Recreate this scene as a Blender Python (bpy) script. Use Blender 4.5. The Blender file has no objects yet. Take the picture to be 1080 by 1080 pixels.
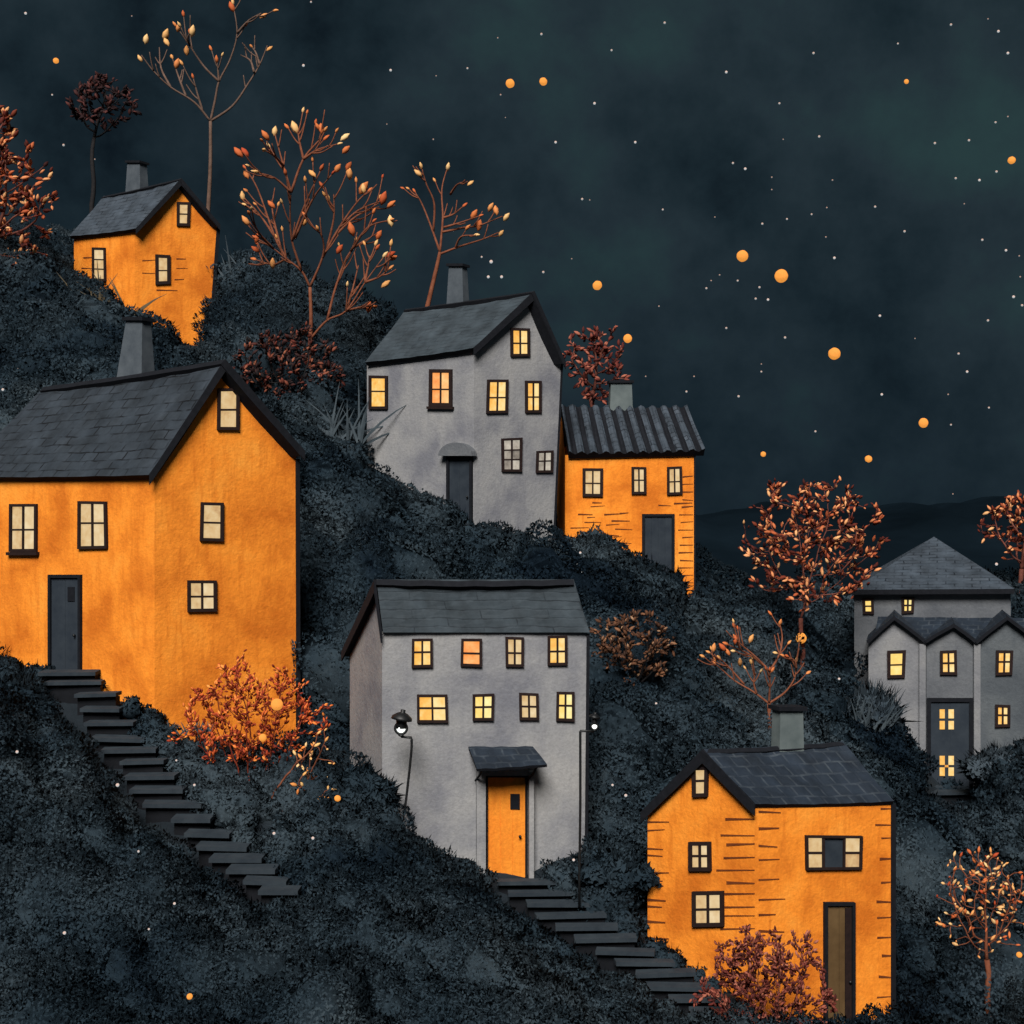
import bpy, math, random
import numpy as np
from mathutils import Vector

random.seed(7)
RNG = np.random.default_rng(11)
scene = bpy.context.scene
COL = scene.collection

# ------------------------------------------------------------------ camera
DBG = 0
CZ = 12.0                                   # eye height
FOV = math.radians(40)
F = 540 / math.tan(FOV / 2)                 # focal length in photo pixels
cam_d = bpy.data.cameras.new("camera")
cam_d.sensor_fit = 'HORIZONTAL'
cam_d.angle = FOV
cam_d.clip_end = 4000
cam = bpy.data.objects.new("camera", cam_d)
cam.location = (0, 0, CZ)
cam.rotation_euler = (math.radians(90), 0, 0)
COL.objects.link(cam)
scene.camera = cam


def at(px, py, d):
    return Vector(((px - 540) / F * d, d, CZ - (py - 540) / F * d))


# ------------------------------------------------------------------ mesh helper
class MB:
    def __init__(s):
        s.v, s.f, s.m, s.uv = [], [], [], []

    def face(s, pts, mi=0, uv=None):
        i = len(s.v)
        s.v.extend([tuple(p) for p in pts])
        s.f.append(tuple(range(i, i + len(pts))))
        s.m.append(mi)
        s.uv.append(uv or [(0, 0)] * len(pts))

    def hexa(s, b, t, mi=0):
        """b, t : 4 points each, same winding (b bottom / t top)"""
        i = len(s.v)
        s.v.extend([tuple(p) for p in b] + [tuple(p) for p in t])
        for q in ((3, 2, 1, 0), (4, 5, 6, 7), (0, 1, 5, 4), (1, 2, 6, 5), (2, 3, 7, 6), (3, 0, 4, 7)):
            s.f.append(tuple(i + k for k in q))
            s.m.append(mi)
            s.uv.append([(0, 0)] * 4)

    def box(s, c, size, mi=0, rz=0.0):
        c = Vector(c)
        x, y, z = [k / 2 for k in size]
        cs, sn = math.cos(rz), math.sin(rz)
        r = lambda a, b: Vector((a * cs - b * sn, a * sn + b * cs, 0))
        q = [r(-x, -y), r(x, -y), r(x, y), r(-x, y)]
        s.hexa([c + p - Vector((0, 0, z)) for p in q], [c + p + Vector((0, 0, z)) for p in q], mi)

    def tube(s, pts, rad, n=6, mi=0, cap=True):
        pts = [Vector(p) for p in pts]
        if not hasattr(rad, '__len__'):
            rad = [rad] * len(pts)
        ref = None
        i0 = len(s.v)
        for k, p in enumerate(pts):
            a = pts[max(0, k - 1)]
            b = pts[min(len(pts) - 1, k + 1)]
            t = (b - a)
            t = t.normalized() if t.length > 1e-9 else Vector((0, 0, 1))
            if ref is None:
                ref = Vector((0, 1, 0)) if abs(t.y) < .8 else Vector((1, 0, 0))
            x = (ref - t * ref.dot(t)).normalized()
            ref = x
            y = t.cross(x)
            for j in range(n):
                an = 2 * math.pi * j / n
                s.v.append(tuple(p + (x * math.cos(an) + y * math.sin(an)) * rad[k]))
        for k in range(len(pts) - 1):
            for j in range(n):
                a, b = i0 + k * n + j, i0 + k * n + (j + 1) % n
                s.f.append((a, b, b + n, a + n)); s.m.append(mi); s.uv.append([(0, 0)] * 4)
        if cap:
            s.f.append(tuple(i0 + n - 1 - j for j in range(n))); s.m.append(mi); s.uv.append([(0, 0)] * n)
            e = i0 + (len(pts) - 1) * n
            s.f.append(tuple(e + j for j in range(n))); s.m.append(mi); s.uv.append([(0, 0)] * n)

    def lathe(s, base, prof, n=16, mi=0, axis=None):
        """prof : list of (radius, height) up the axis"""
        base = Vector(base)
        ax = Vector(axis or (0, 0, 1)).normalized()
        x = ax.orthogonal().normalized()
        y = ax.cross(x)
        i0 = len(s.v)
        for r, h in prof:
            for j in range(n):
                an = 2 * math.pi * j / n
                s.v.append(tuple(base + ax * h + (x * math.cos(an) + y * math.sin(an)) * max(r, 1e-4)))
        for k in range(len(prof) - 1):
            for j in range(n):
                a, b = i0 + k * n + j, i0 + k * n + (j + 1) % n
                s.f.append((a, b, b + n, a + n)); s.m.append(mi); s.uv.append([(0, 0)] * 4)

    def ball(s, c, r, mi=0, n=12, m=7):
        s.lathe(Vector(c) - Vector((0, 0, r)), [(r * math.sin(math.pi * k / m), r - r * math.cos(math.pi * k / m)) for k in range(m + 1)], n, mi)

    def build(s, name, mats, parent=None, origin=(0, 0, 0), smooth=False):
        o = Vector(origin)
        me = bpy.data.meshes.new(name)
        me.from_pydata([(a - o.x, b - o.y, c - o.z) for a, b, c in s.v], [], s.f)
        for m in (mats if isinstance(mats, (list, tuple)) else [mats]):
            me.materials.append(m)
        me.polygons.foreach_set('material_index', s.m)
        if any(any(u != (0, 0) for u in q) for q in s.uv):
            l = me.uv_layers.new(name='UVMap')
            l.data.foreach_set('uv', [c for q in s.uv for u in q for c in u])
        if smooth:
            me.polygons.foreach_set('use_smooth', [True] * len(me.polygons))
        me.update()
        ob = bpy.data.objects.new(name, me)
        COL.objects.link(ob)
        if parent is not None:
            ob.parent = parent
        else:
            ob.location = o
        return ob


def thing(name, loc, label, cat, group=None):
    o = bpy.data.objects.new(name, None)
    o.empty_display_size = .3
    o.location = loc
    COL.objects.link(o)
    tag(o, label, cat, group)
    return o


def tag(o, label=None, cat=None, group=None, kind=None):
    if label: o['label'] = label
    if cat: o['category'] = cat
    if group: o['group'] = group
    if kind: o['kind'] = kind
    return o


# ------------------------------------------------------------------ materials
def lin(c):
    return tuple(((x / 255) / 12.92 if x <= 10 else (((x / 255) + .055) / 1.055) ** 2.4) for x in c) + (1,)


def mat(name):
    m = bpy.data.materials.new(name)
    m.use_nodes = True
    nt = m.node_tree
    b = nt.nodes['Principled BSDF']
    b.inputs['Roughness'].default_value = .85
    b.inputs['Specular IOR Level'].default_value = .2
    return m, nt, b


def ramp(nt, stops):
    r = nt.nodes.new('ShaderNodeValToRGB')
    e = r.color_ramp.elements
    while len(e) < len(stops):
        e.new(.5)
    for k, (p, c) in enumerate(stops):
        e[k].position = p
        e[k].color = c if len(c) == 4 else tuple(c) + (1,)
    return r


def noise(nt, scale, detail=4, rough=.55, vec=None, stretch=None, rot=(0, 0, 0), dist=0):
    n = nt.nodes.new('ShaderNodeTexNoise')
    n.inputs['Scale'].default_value = scale
    n.inputs['Detail'].default_value = detail
    n.inputs['Roughness'].default_value = rough
    n.inputs['Distortion'].default_value = dist
    if vec is None:
        vec = nt.nodes.new('ShaderNodeTexCoord').outputs['Object']
    if stretch:
        mp = nt.nodes.new('ShaderNodeMapping')
        mp.inputs['Scale'].default_value = stretch
        mp.inputs['Rotation'].default_value = rot
        nt.links.new(vec, mp.inputs['Vector'])
        vec = mp.outputs['Vector']
    nt.links.new(vec, n.inputs['Vector'])
    return n


def mixc(nt, a, b, fac):
    m = nt.nodes.new('ShaderNodeMix')
    m.data_type = 'RGBA'
    for sock, val in ((m.inputs[0], fac), (m.inputs[6], a), (m.inputs[7], b)):
        if hasattr(val, 'is_linked'):
            nt.links.new(val, sock)
        else:
            sock.default_value = val
    return m.outputs[2]


def bump(nt, b, h, strength=.3, dist=.03):
    bp = nt.nodes.new('ShaderNodeBump')
    bp.inputs['Strength'].default_value = strength
    bp.inputs['Distance'].default_value = dist
    nt.links.new(h, bp.inputs['Height'])
    nt.links.new(bp.outputs[0], b.inputs['Normal'])


def wall_mat(name, c0, c1, c2, stroke=.6):
    """hand painted plaster: broad patches and thin brush strokes"""
    m, nt, b = mat(name)
    n1 = noise(nt, .5, 5, .62, dist=.15)
    r1 = ramp(nt, [(.34, c0), (.5, c1), (.66, c2)])
    nt.links.new(n1.outputs['Fac'], r1.inputs[0])
    n2 = noise(nt, 1.0, 4, .6, stretch=(6, 6, .8), rot=(0, .75, .3))
    r2 = ramp(nt, [(.5, (0, 0, 0)), (.7, (stroke,) * 3)])
    nt.links.new(n2.outputs['Fac'], r2.inputs[0])
    col = mixc(nt, r1.outputs[0], c0, r2.outputs[0])
    n3 = noise(nt, 16, 6, .7)
    r3 = ramp(nt, [(.3, (.84,) * 3), (.7, (1.08,) * 3)])
    nt.links.new(n3.outputs['Fac'], r3.inputs[0])
    mu = nt.nodes.new('ShaderNodeMix'); mu.data_type = 'RGBA'; mu.blend_type = 'MULTIPLY'
    mu.inputs[0].default_value = 1
    nt.links.new(col, mu.inputs[6]); nt.links.new(r3.outputs[0], mu.inputs[7])
    nt.links.new(mu.outputs[2], b.inputs['Base Color'])
    n4 = noise(nt, 9, 7, .65)
    bump(nt, b, n4.outputs['Fac'], .5, .04)
    return m


def plain_mat(name, c, c2=None, scale=6, rough=.85, bmp=.3, spec=.2):
    m, nt, b = mat(name)
    b.inputs['Roughness'].default_value = rough
    b.inputs['Specular IOR Level'].default_value = spec
    n = noise(nt, scale, 5, .6)
    c2 = c2 or tuple(x * 1.5 for x in c[:3])
    r = ramp(nt, [(.3, c), (.7, c2)])
    nt.links.new(n.outputs['Fac'], r.inputs[0])
    nt.links.new(r.outputs[0], b.inputs['Base Color'])
    bump(nt, b, n.outputs['Fac'], bmp, .02)
    return m


def slate_mat(name, c0, c1, rw=.5, rh=.28, mortar=.03, joint=(.004, .005, .007)):
    m, nt, b = mat(name)
    uv = nt.nodes.new('ShaderNodeUVMap').outputs[0]
    wob = noise(nt, 1.3, 3, .5, vec=uv)
    add = nt.nodes.new('ShaderNodeVectorMath'); add.operation = 'MULTIPLY_ADD'
    add.inputs[1].default_value = (.16, .16, 0)
    nt.links.new(wob.outputs['Color'], add.inputs[0])
    nt.links.new(uv, add.inputs[2])
    br = nt.nodes.new('ShaderNodeTexBrick')
    br.inputs['Scale'].default_value = 1
    br.inputs['Brick Width'].default_value = rw
    br.inputs['Row Height'].default_value = rh
    br.inputs['Mortar Size'].default_value = mortar
    br.inputs['Mortar Smooth'].default_value = .6
    br.inputs['Color1'].default_value = c0 + (1,)
    br.inputs['Color2'].default_value = c1 + (1,)
    br.inputs['Mortar'].default_value = joint + (1,)
    nt.links.new(add.outputs[0], br.inputs['Vector'])
    n = noise(nt, 1.2, 6, .65, vec=uv)
    r = ramp(nt, [(.35, (.6,) * 3), (.7, (1.45,) * 3)])
    nt.links.new(n.outputs['Fac'], r.inputs[0])
    mu = nt.nodes.new('ShaderNodeMix'); mu.data_type = 'RGBA'; mu.blend_type = 'MULTIPLY'
    mu.inputs[0].default_value = 1
    nt.links.new(br.outputs[0], mu.inputs[6]); nt.links.new(r.outputs[0], mu.inputs[7])
    # joints come and go
    n2 = noise(nt, 2.2, 4, .6, vec=uv)
    r2 = ramp(nt, [(.4, (0, 0, 0)), (.62, (1, 1, 1))])
    nt.links.new(n2.outputs['Fac'], r2.inputs[0])
    base = nt.nodes.new('ShaderNodeMix'); base.data_type = 'RGBA'
    mid = tuple((a + b_) / 2 for a, b_ in zip(c0, c1))
    base2 = nt.nodes.new('ShaderNodeMix'); base2.data_type = 'RGBA'; base2.blend_type = 'MULTIPLY'
    base2.inputs[0].default_value = 1
    base2.inputs[6].default_value = mid + (1,)
    nt.links.new(r.outputs[0], base2.inputs[7])
    nt.links.new(r2.outputs[0], base.inputs[0])
    nt.links.new(base2.outputs[2], base.inputs[6])
    nt.links.new(mu.outputs[2], base.inputs[7])
    nt.links.new(base.outputs[2], b.inputs['Base Color'])
    b.inputs['Roughness'].default_value = .7
    bump(nt, b, br.outputs['Fac'], -.4 if False else .25, -.03)
    return m


def island_mat(name, stops, rough=.8, attr_normal=False, trans=0.0):
    m, nt, b = mat(name)
    g = nt.nodes.new('ShaderNodeNewGeometry')
    r = ramp(nt, stops)
    nt.links.new(g.outputs['Random Per Island'], r.inputs[0])
    nt.links.new(r.outputs[0], b.inputs['Base Color'])
    b.inputs['Roughness'].default_value = rough
    return m


def glow_mat(name, stops, strength, scale=5):
    """lit window glass: every pane its own warm tone"""
    m, nt, b = mat(name)
    g = nt.nodes.new('ShaderNodeNewGeometry')
    r = ramp(nt, stops)
    n = noise(nt, scale, 3, .6)
    ad = nt.nodes.new('ShaderNodeMath'); ad.operation = 'MULTIPLY_ADD'
    ad.inputs[1].default_value = .6
    nt.links.new(g.outputs['Random Per Island'], ad.inputs[0])
    sc_ = nt.nodes.new('ShaderNodeMath'); sc_.operation = 'MULTIPLY'
    sc_.inputs[1].default_value = .9
    sb_ = nt.nodes.new('ShaderNodeMath'); sb_.operation = 'SUBTRACT'
    sb_.inputs[1].default_value = .25
    nt.links.new(n.outputs['Fac'], sc_.inputs[0])
    nt.links.new(sc_.outputs[0], sb_.inputs[0])
    nt.links.new(sb_.outputs[0], ad.inputs[2])
    nt.links.new(ad.outputs[0], r.inputs[0])
    b.inputs['Base Color'].default_value = (.05, .04, .03, 1)
    b.inputs['Roughness'].default_value = .25
    nt.links.new(r.outputs[0], b.inputs['Emission Color'])
    b.inputs['Emission Strength'].default_value = strength
    return m


M = {}
M['orange'] = wall_mat('orange_plaster', (.62, .155, .011, 1), (.90, .27, .024, 1), (.96, .345, .042, 1))
M['grey'] = wall_mat('grey_plaster', (.165, .168, .19, 1), (.255, .255, .262, 1), (.31, .305, .30, 1), .25)
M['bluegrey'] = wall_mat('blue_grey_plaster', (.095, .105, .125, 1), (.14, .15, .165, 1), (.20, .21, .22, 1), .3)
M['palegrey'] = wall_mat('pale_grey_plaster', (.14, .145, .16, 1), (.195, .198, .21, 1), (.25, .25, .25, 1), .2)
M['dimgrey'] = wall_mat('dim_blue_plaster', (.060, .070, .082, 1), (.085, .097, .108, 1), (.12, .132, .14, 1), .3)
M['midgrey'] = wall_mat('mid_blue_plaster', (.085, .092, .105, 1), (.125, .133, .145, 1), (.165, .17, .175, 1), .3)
M['slate'] = slate_mat('dark_slate', (.020, .027, .036), (.032, .040, .050))
M['slate_light'] = slate_mat('worn_slate', (.036, .048, .063), (.055, .068, .085), .55, .22, .03, (.012, .016, .022))
M['slate_plain'] = slate_mat('smooth_slate', (.034, .046, .056), (.042, .054, .064), 1.6, .2, .02, (.018, .024, .03))
M['slate_deep'] = slate_mat('deep_blue_tiles', (.011, .017, .027), (.018, .026, .038), .34, .3, .035, (.04, .05, .062))
M['black'] = plain_mat('black_trim', (.0035, .0045, .007), (.008, .009, .013), 8)
M['brown'] = plain_mat('dark_brown_frame', (.012, .006, .006), (.022, .011, .009), 9)
M['dash'] = plain_mat('brick_joint_paint', (.10, .022, .006), (.17, .045, .01), 3)
M['door_dark'] = plain_mat('dark_door_paint', (.017, .024, .034), (.030, .039, .050), 2.5)
M['door_orange'] = wall_mat('orange_door_paint', (.60, .15, .012, 1), (.80, .23, .02, 1), (.9, .30, .03, 1), .5)
M['door_brown'] = plain_mat('brown_door_wood', (.075, .042, .016), (.13, .078, .032), 2.0)
M['chimney'] = plain_mat('chimney_render', (.050, .062, .075), (.085, .10, .115), 3)
M['chimney_green'] = plain_mat('green_grey_render', (.075, .095, .098), (.13, .155, .155), 2)
M['arch'] = plain_mat('grey_arch_stone', (.14, .145, .16), (.22, .22, .235), 6)
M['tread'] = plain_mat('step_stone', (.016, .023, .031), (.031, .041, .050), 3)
M['riser'] = plain_mat('painted_step_shadow', (.003, .004, .006), (.006, .007, .010), 5)  # near-black riser colour paints the shadow line under each tread
M['iron'] = plain_mat('black_iron', (.003, .004, .005), (.008, .009, .010), 10, .5, .1, .4)
CREAM = [(.1, (.46, .20, .08)), (.5, (.80, .54, .25)), (.95, (1, .80, .48))]
AMBER = [(.1, (.72, .24, .03)), (.5, (1, .52, .10)), (.9, (1, .78, .36))]
YELLOW = [(.1, (.85, .48, .08)), (.5, (1, .66, .17)), (.9, (.95, .86, .40))]
RED = [(.1, (.62, .11, .03)), (.5, (1, .34, .08)), (.9, (1, .60, .24))]
M['cream'] = glow_mat('cream_window_light', CREAM, .78)
M['amber'] = glow_mat('amber_window_light', AMBER, .95)
M['yellow'] = glow_mat('yellow_window_light', YELLOW, 1.0)
M['red'] = glow_mat('red_window_light', RED, .95)
M['dim'] = glow_mat('dim_window_light', [(.1, (.10, .09, .085)), (.5, (.34, .30, .25)), (.9, (.72, .66, .55))], .75)

# ------------------------------------------------------------------ vertical wall planes
class Plane:
    """vertical plane through p, horizontal direction u (to the right in the picture), n towards the viewer"""
    def __init__(s, p, u):
        s.p = Vector(p)
        s.u = Vector((u[0], u[1], 0)).normalized()
        s.n = Vector((s.u.y, -s.u.x, 0))

    def pt(s, px, py, off=0.0):
        d = Vector(((px - 540) / F, 1, -(py - 540) / F))
        o = s.p + s.n * off - Vector((0, 0, CZ))
        t = o.dot(s.n) / d.dot(s.n)
        return d * t + Vector((0, 0, CZ))

    def depth(s, px):
        return s.pt(px, 540).y


def quad_on(pl, q, off=0.0):
    """pixel rect or 4 pixel corners (tl,tr,br,bl) -> 4 points bl,br,tr,tl"""
    if len(q) == 4 and not hasattr(q[0], '__len__'):
        x0, y0, x1, y1 = q
        q = [(x0, y0), (x1, y0), (x1, y1), (x0, y1)]
    tl, tr, br, bl = [pl.pt(*p) for p in q]
    return [bl, br, tr, tl]


def bil(Q, s, t):
    bl, br, tr, tl = Q
    return (bl * (1 - s) + br * s) * (1 - t) + (tl * (1 - s) + tr * s) * t


def slab(mb, pl, Q, s0, s1, t0, t1, n0, n1, mi=0):
    c = [bil(Q, s0, t0), bil(Q, s1, t0), bil(Q, s1, t1), bil(Q, s0, t1)]
    mb.hexa([p + pl.n * n0 for p in c], [p + pl.n * n1 for p in c], mi)


def window(par, org, pl, rect, glass='cream', cols=2, rows=2, fw=.075, mw=.05, frame='brown', dark_cells=(), sill=True, split=None):
    j = lambda: random.uniform(-.7, .7)
    x0, y0, x1, y1 = rect
    Q = quad_on(pl, [(x0 + j(), y0 + j()), (x1 + j(), y0 + j()), (x1 + j(), y1 + j()), (x0 + j(), y1 + j())])
    w = (Q[1] - Q[0]).length
    h = (Q[3] - Q[0]).length
    a, b = fw / w, fw / h
    ma, mb_ = mw / w / 2, mw / h / 2
    fr = MB()
    slab(fr, pl, Q, 0, a, 0, 1, -.02, .075)
    slab(fr, pl, Q, 1 - a, 1, 0, 1, -.02, .075)
    slab(fr, pl, Q, a, 1 - a, 0, b, -.02, .073)
    slab(fr, pl, Q, a, 1 - a, 1 - b, 1, -.02, .073)
    xs = split or [a + (1 - 2 * a) * k / cols for k in range(cols + 1)]
    rs = [k / rows for k in range(rows + 1)]
    if rows == 2:
        rs[1] += random.uniform(-.05, .05)
    ys = [b + (1 - 2 * b) * k for k in rs]
    for k in range(1, cols):
        slab(fr, pl, Q, xs[k] - ma, xs[k] + ma, b, 1 - b, -.02, .062)
    for k in range(1, rows):
        for c in range(cols):
            if c in dark_cells:
                continue
            l = xs[c] + (ma if c else 0)
            r = xs[c + 1] - (ma if c < cols - 1 else 0)
            slab(fr, pl, Q, l, r, ys[k] - mb_, ys[k] + mb_, -.02, .058)
    win = fr.build('window', M[frame], par, org)
    gl = MB()
    for c in range(cols):
        for k in range(rows):
            dk = c in dark_cells
            slab(gl, pl, Q, xs[c], xs[c + 1], ys[k], ys[k + 1], -.01, .016 + .002 * ((c + k) % 2), 1 if dk else 0)
    pn = gl.build('pane', [M[glass], M['door_dark']], win, org)
    if sill:
        sl = MB()
        slab(sl, pl, Q, -.06, 1.06, -.07, -.004, -.02, .11)
        sl.build('sill', M[frame], win, org)
    return win


def door(par, org, pl, rect, m='door_dark', light=None, frame='black', boards=3, fw=.09, knob=True):
    Q = quad_on(pl, rect)
    w = (Q[1] - Q[0]).length
    h = (Q[3] - Q[0]).length
    a, b = fw / w, fw / h
    d = MB()
    for k in range(boards):
        g = .006 / w
        slab(d, pl, Q, a + (1 - 2 * a) * k / boards + g, a + (1 - 2 * a) * (k + 1) / boards - g, 0, 1 - b, -.03, .03 + .004 * (k % 2))
    slab(d, pl, Q, a, 1 - a, 0, 1 - b, -.04, .02)
    ob = d.build('door', M[m], par, org)
    f = MB()
    slab(f, pl, Q, 0, a, 0, 1, -.02, .09)
    slab(f, pl, Q, 1 - a, 1, 0, 1, -.02, .09)
    slab(f, pl, Q, a, 1 - a, 1 - b, 1, -.02, .088)
    f.build('door_frame', M[frame], ob, org)
    if light:
        l = MB()
        L = quad_on(pl, light)
        slab(l, pl, L, 0, 1, 0, 1, .02, .055)
        l.build('door_window', M['black'], ob, org)
    if knob:
        k = MB()
        p = bil(Q, .82, .42)
        k.lathe(p + pl.n * .03, [(.012, 0), (.015, .04), (.035, .05), (.035, .075), (.001, .09)], 8, 0, pl.n)
        k.build('handle', M['iron'], ob, org, True)
    return ob


def roof_slab(mb, e0, e1, r1, r0, th=.16, nu=12, nv=6, sag=.06, mi_top=0, mi_edge=1, ribs=0):
    """eave e0-e1, ridge r0-r1; e1,r1 at the gable; UVs in metres"""
    up = (e1 - e0).cross(r0 - e0).normalized()
    if up.z < 0:
        up = -up
    L = (e1 - e0).length
    H = (r0 - e0).length
    pts = {}
    for i in range(nu + 1):
        for k in range(nv + 1):
            s, t = i / nu, k / nv
            p = (e0 * (1 - s) + e1 * s) * (1 - t) + (r0 * (1 - s) + r1 * s) * t
            z = -sag * math.sin(math.pi * s) * .7 - sag * math.sin(math.pi * t) * .3
            z += .012 * math.sin(i * 2.3 + k * 1.1)
            if ribs:
                z += .13 * (0.5 + 0.5 * math.cos(2 * math.pi * s * ribs))
            pts[i, k] = (p + up * z, p + up * (z - th if not ribs else -th), (s * L, t * H))
    order = lambda q: q
    flip = (pts[1, 0][0] - pts[0, 0][0]).cross(pts[0, 1][0] - pts[0, 0][0]).dot(up) < 0
    for i in range(nu):
        for k in range(nv):
            q = [(i, k), (i + 1, k), (i + 1, k + 1), (i, k + 1)]
            if flip:
                q = q[::-1]
            mb.face([pts[a][0] for a in q], mi_edge if ribs and math.cos(2 * math.pi * (i + .5) / nu * ribs) < -.2 else mi_top, [pts[a][2] for a in q])
            mb.face([pts[a][1] for a in q[::-1]], mi_edge)
    edge = [(i, 0) for i in range(nu + 1)] + [(nu, k) for k in range(1, nv + 1)] + [(i, nv) for i in range(nu - 1, -1, -1)] + [(0, k) for k in range(nv - 1, -1, -1)]
    for a, b in zip(edge[:-1], edge[1:]):
        q = [pts[a][1], pts[b][1], pts[b][0], pts[a][0]]
        mb.face(q if not flip else q[::-1], mi_edge)


def chimney(par, org, pl, rect, top_rect=None, m='chimney', depth_w=.75, cap=True, pot=False, embed=.8):
    """rect: pixel x0,y0,x1,y1 of the stack on plane pl (the ridge plane); tapered if top_rect (x0,x1) given"""
    x0, y0, x1, y1 = rect
    tx = top_rect or (x0, x1)
    bl, br = pl.pt(x0, y1), pl.pt(x1, y1)
    tl, tr = pl.pt(tx[0], y0), pl.pt(tx[1], y0)
    dn = Vector((0, 0, -embed))
    w = (br - bl).length * .55
    c = MB()
    n = pl.n * w / 2
    sh = -pl.n * (w / 2 - .10)
    bl, br, tl, tr = bl + sh, br + sh, tl + sh, tr + sh
    k = (tr - tl).length / (br - bl).length
    c.hexa([bl + n + dn, br + n + dn, br - n + dn, bl - n + dn], [tl + n * k, tr + n * k, tr - n * k, tl - n * k])
    ob = c.build('chimney', M[m], par, org)
    if cap:
        g = MB()
        e = (tr - tl).normalized() * .07
        nn = n * k + pl.n * .07
        u = Vector((0, 0, .09))
        g.hexa([tl - e + nn, tr + e + nn, tr + e - nn, tl - e - nn], [tl - e + nn + u, tr + e + nn + u, tr + e - nn + u, tl - e - nn + u])
        g.build('chimney_cap', M['black'], ob, org)
    return ob


def dashes(mb, pl, items, mi=1, th=.055):
    for x0, x1, y in items:
        y1 = y + random.uniform(-1.2, 1.2)
        a, b = pl.pt(x0, y), pl.pt(x1, y1)
        t = Vector((0, 0, th * random.uniform(.6, 1.2) / 2))
        q = [a - t, b - t * .5, b + t * .4, a + t]
        mb.hexa([p - pl.n * .01 for p in q], [p + pl.n * .008 for p in q], mi)


HOUSES = []     # baseline records for the terrain and the planting


def gabled(name, label, corner, d, a, b, gable, eave_far, eave_c, apex_w, side_w, roof, wall='orange', roofm='slate', low=0, edge='black',
           baseline=(), dash_a=(), dash_b=(), gable_base=None, board=True, ov=.22, ovg=None, side_shade=None, ribs=0, th=.17):
    """corner: pixel x of the near vertical edge; gable 'B' = right-hand face carries the gable, 'A' = left-hand.
    eave_far / eave_c / apex_w / side_w : wall-top pixels; roof: dict far, c, apex, ridge, side in pixels; low: pixel y of the lowest base"""
    C = at(corner, 540, d)
    A = Plane(C, (math.cos(math.radians(a)), -math.sin(math.radians(a))))   # runs to the corner from the left
    B = Plane(C, (math.cos(math.radians(b)), math.sin(math.radians(b))))
    ovg = ov if ovg is None else ovg
    G, W = (B, A) if gable == 'B' else (A, B)
    zl = at(corner, low, d).z - 2.2
    dn = lambda p: Vector((p.x, p.y, zl))
    org = Vector((C.x, C.y, at(corner, low, d).z))
    root = thing(name, org, label, 'house')
    c_t = W.pt(*eave_c)
    f_t = W.pt(*eave_far)
    ap = G.pt(*apex_w)
    s_t = G.pt(*side_w)
    back = f_t - c_t
    back.z = f_t.z - c_t.z
    s_b = G.pt(*gable_base) if gable_base else dn(s_t)
    mb = MB()
    # wall under the eave
    mb.face([dn(c_t), c_t, f_t, dn(f_t)])
    # gable wall
    mb.face([dn(c_t), c_t, ap, s_t, s_b] if s_b.z <= zl + .01 else [dn(c_t), c_t, ap, s_t, s_b, dn(s_b)])
    # far walls end just inside the far verge of the roof
    ra_ = G.pt(*roof['apex'], ovg)
    rv = Plane(ra_, W.u).pt(*roof['ridge']) - ra_
    rv = rv * (1 - .25 / rv.length)
    s2, a2 = s_t + rv, ap + rv
    s2.z, a2.z = s_t.z + min(rv.z, 0) - .05, ap.z + rv.z - .08
    mb.face([dn(f_t), f_t, a2, s2, dn(s2)])
    mb.face([dn(s_b), s_b, s_t, s2, dn(s2)] if s_b.z > zl + .01 else [dn(s_t), s_t, s2, dn(s2)])
    if dash_a: dashes(mb, A, dash_a)
    if dash_b: dashes(mb, B, dash_b)
    mb.build('wall', [M[wall], M['dash']], root, org)
    # roof
    ec = W.pt(*roof['c'], ov)
    ef = W.pt(*roof['far'], ov)
    ra = G.pt(*roof['apex'], ovg)
    RP = Plane(ra, W.u)
    rf = RP.pt(*roof['ridge'])
    es = G.pt(*roof['side'], ovg)
    es2 = es + (rf - ra)
    rb = MB()
    if gable == 'B':
        roof_slab(rb, ef, ec, ra, rf, th, ribs=ribs, nu=96 if ribs else 12)
        roof_slab(rb, es, es2, rf, ra, th)
    else:
        roof_slab(rb, ec, ef, rf, ra, th, ribs=ribs, nu=96 if ribs else 12)
        roof_slab(rb, es2, es, ra, rf, th)
    rt = rb.build('roof', [M[roofm], M[edge]], root, org)
    if board:   # dark barge boards under the verge
        vb = MB()
        for p, q in ((ra, ec), (ra, es)):
            t = Vector((0, 0, -.30))
            k = G.n
            vb.hexa([p + k * .02, q + k * .02, q + k * .02 + t * .8, p + k * .02 + t], [p + k * .055, q + k * .055, q + k * .055 + t * .8, p + k * .055 + t])
        vb.build('barge_board', M[edge], rt, org)
    if side_shade:  # added black strip at the right-hand edge, standing for the shade there
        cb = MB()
        pl, e_t, e_b, wd = side_shade
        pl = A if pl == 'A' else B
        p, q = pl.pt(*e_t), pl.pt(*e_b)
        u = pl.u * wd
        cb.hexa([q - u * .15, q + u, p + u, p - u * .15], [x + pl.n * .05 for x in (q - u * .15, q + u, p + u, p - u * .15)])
        cb.build('edge_shade_strip', M['black'], root, org)
    pls = {'A': A, 'B': B, 'R': RP, 'org': org, 'root': root, 'corner': corner, 'roof': rt}
    HOUSES.append((pls, list(baseline), corner))
    return pls


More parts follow.
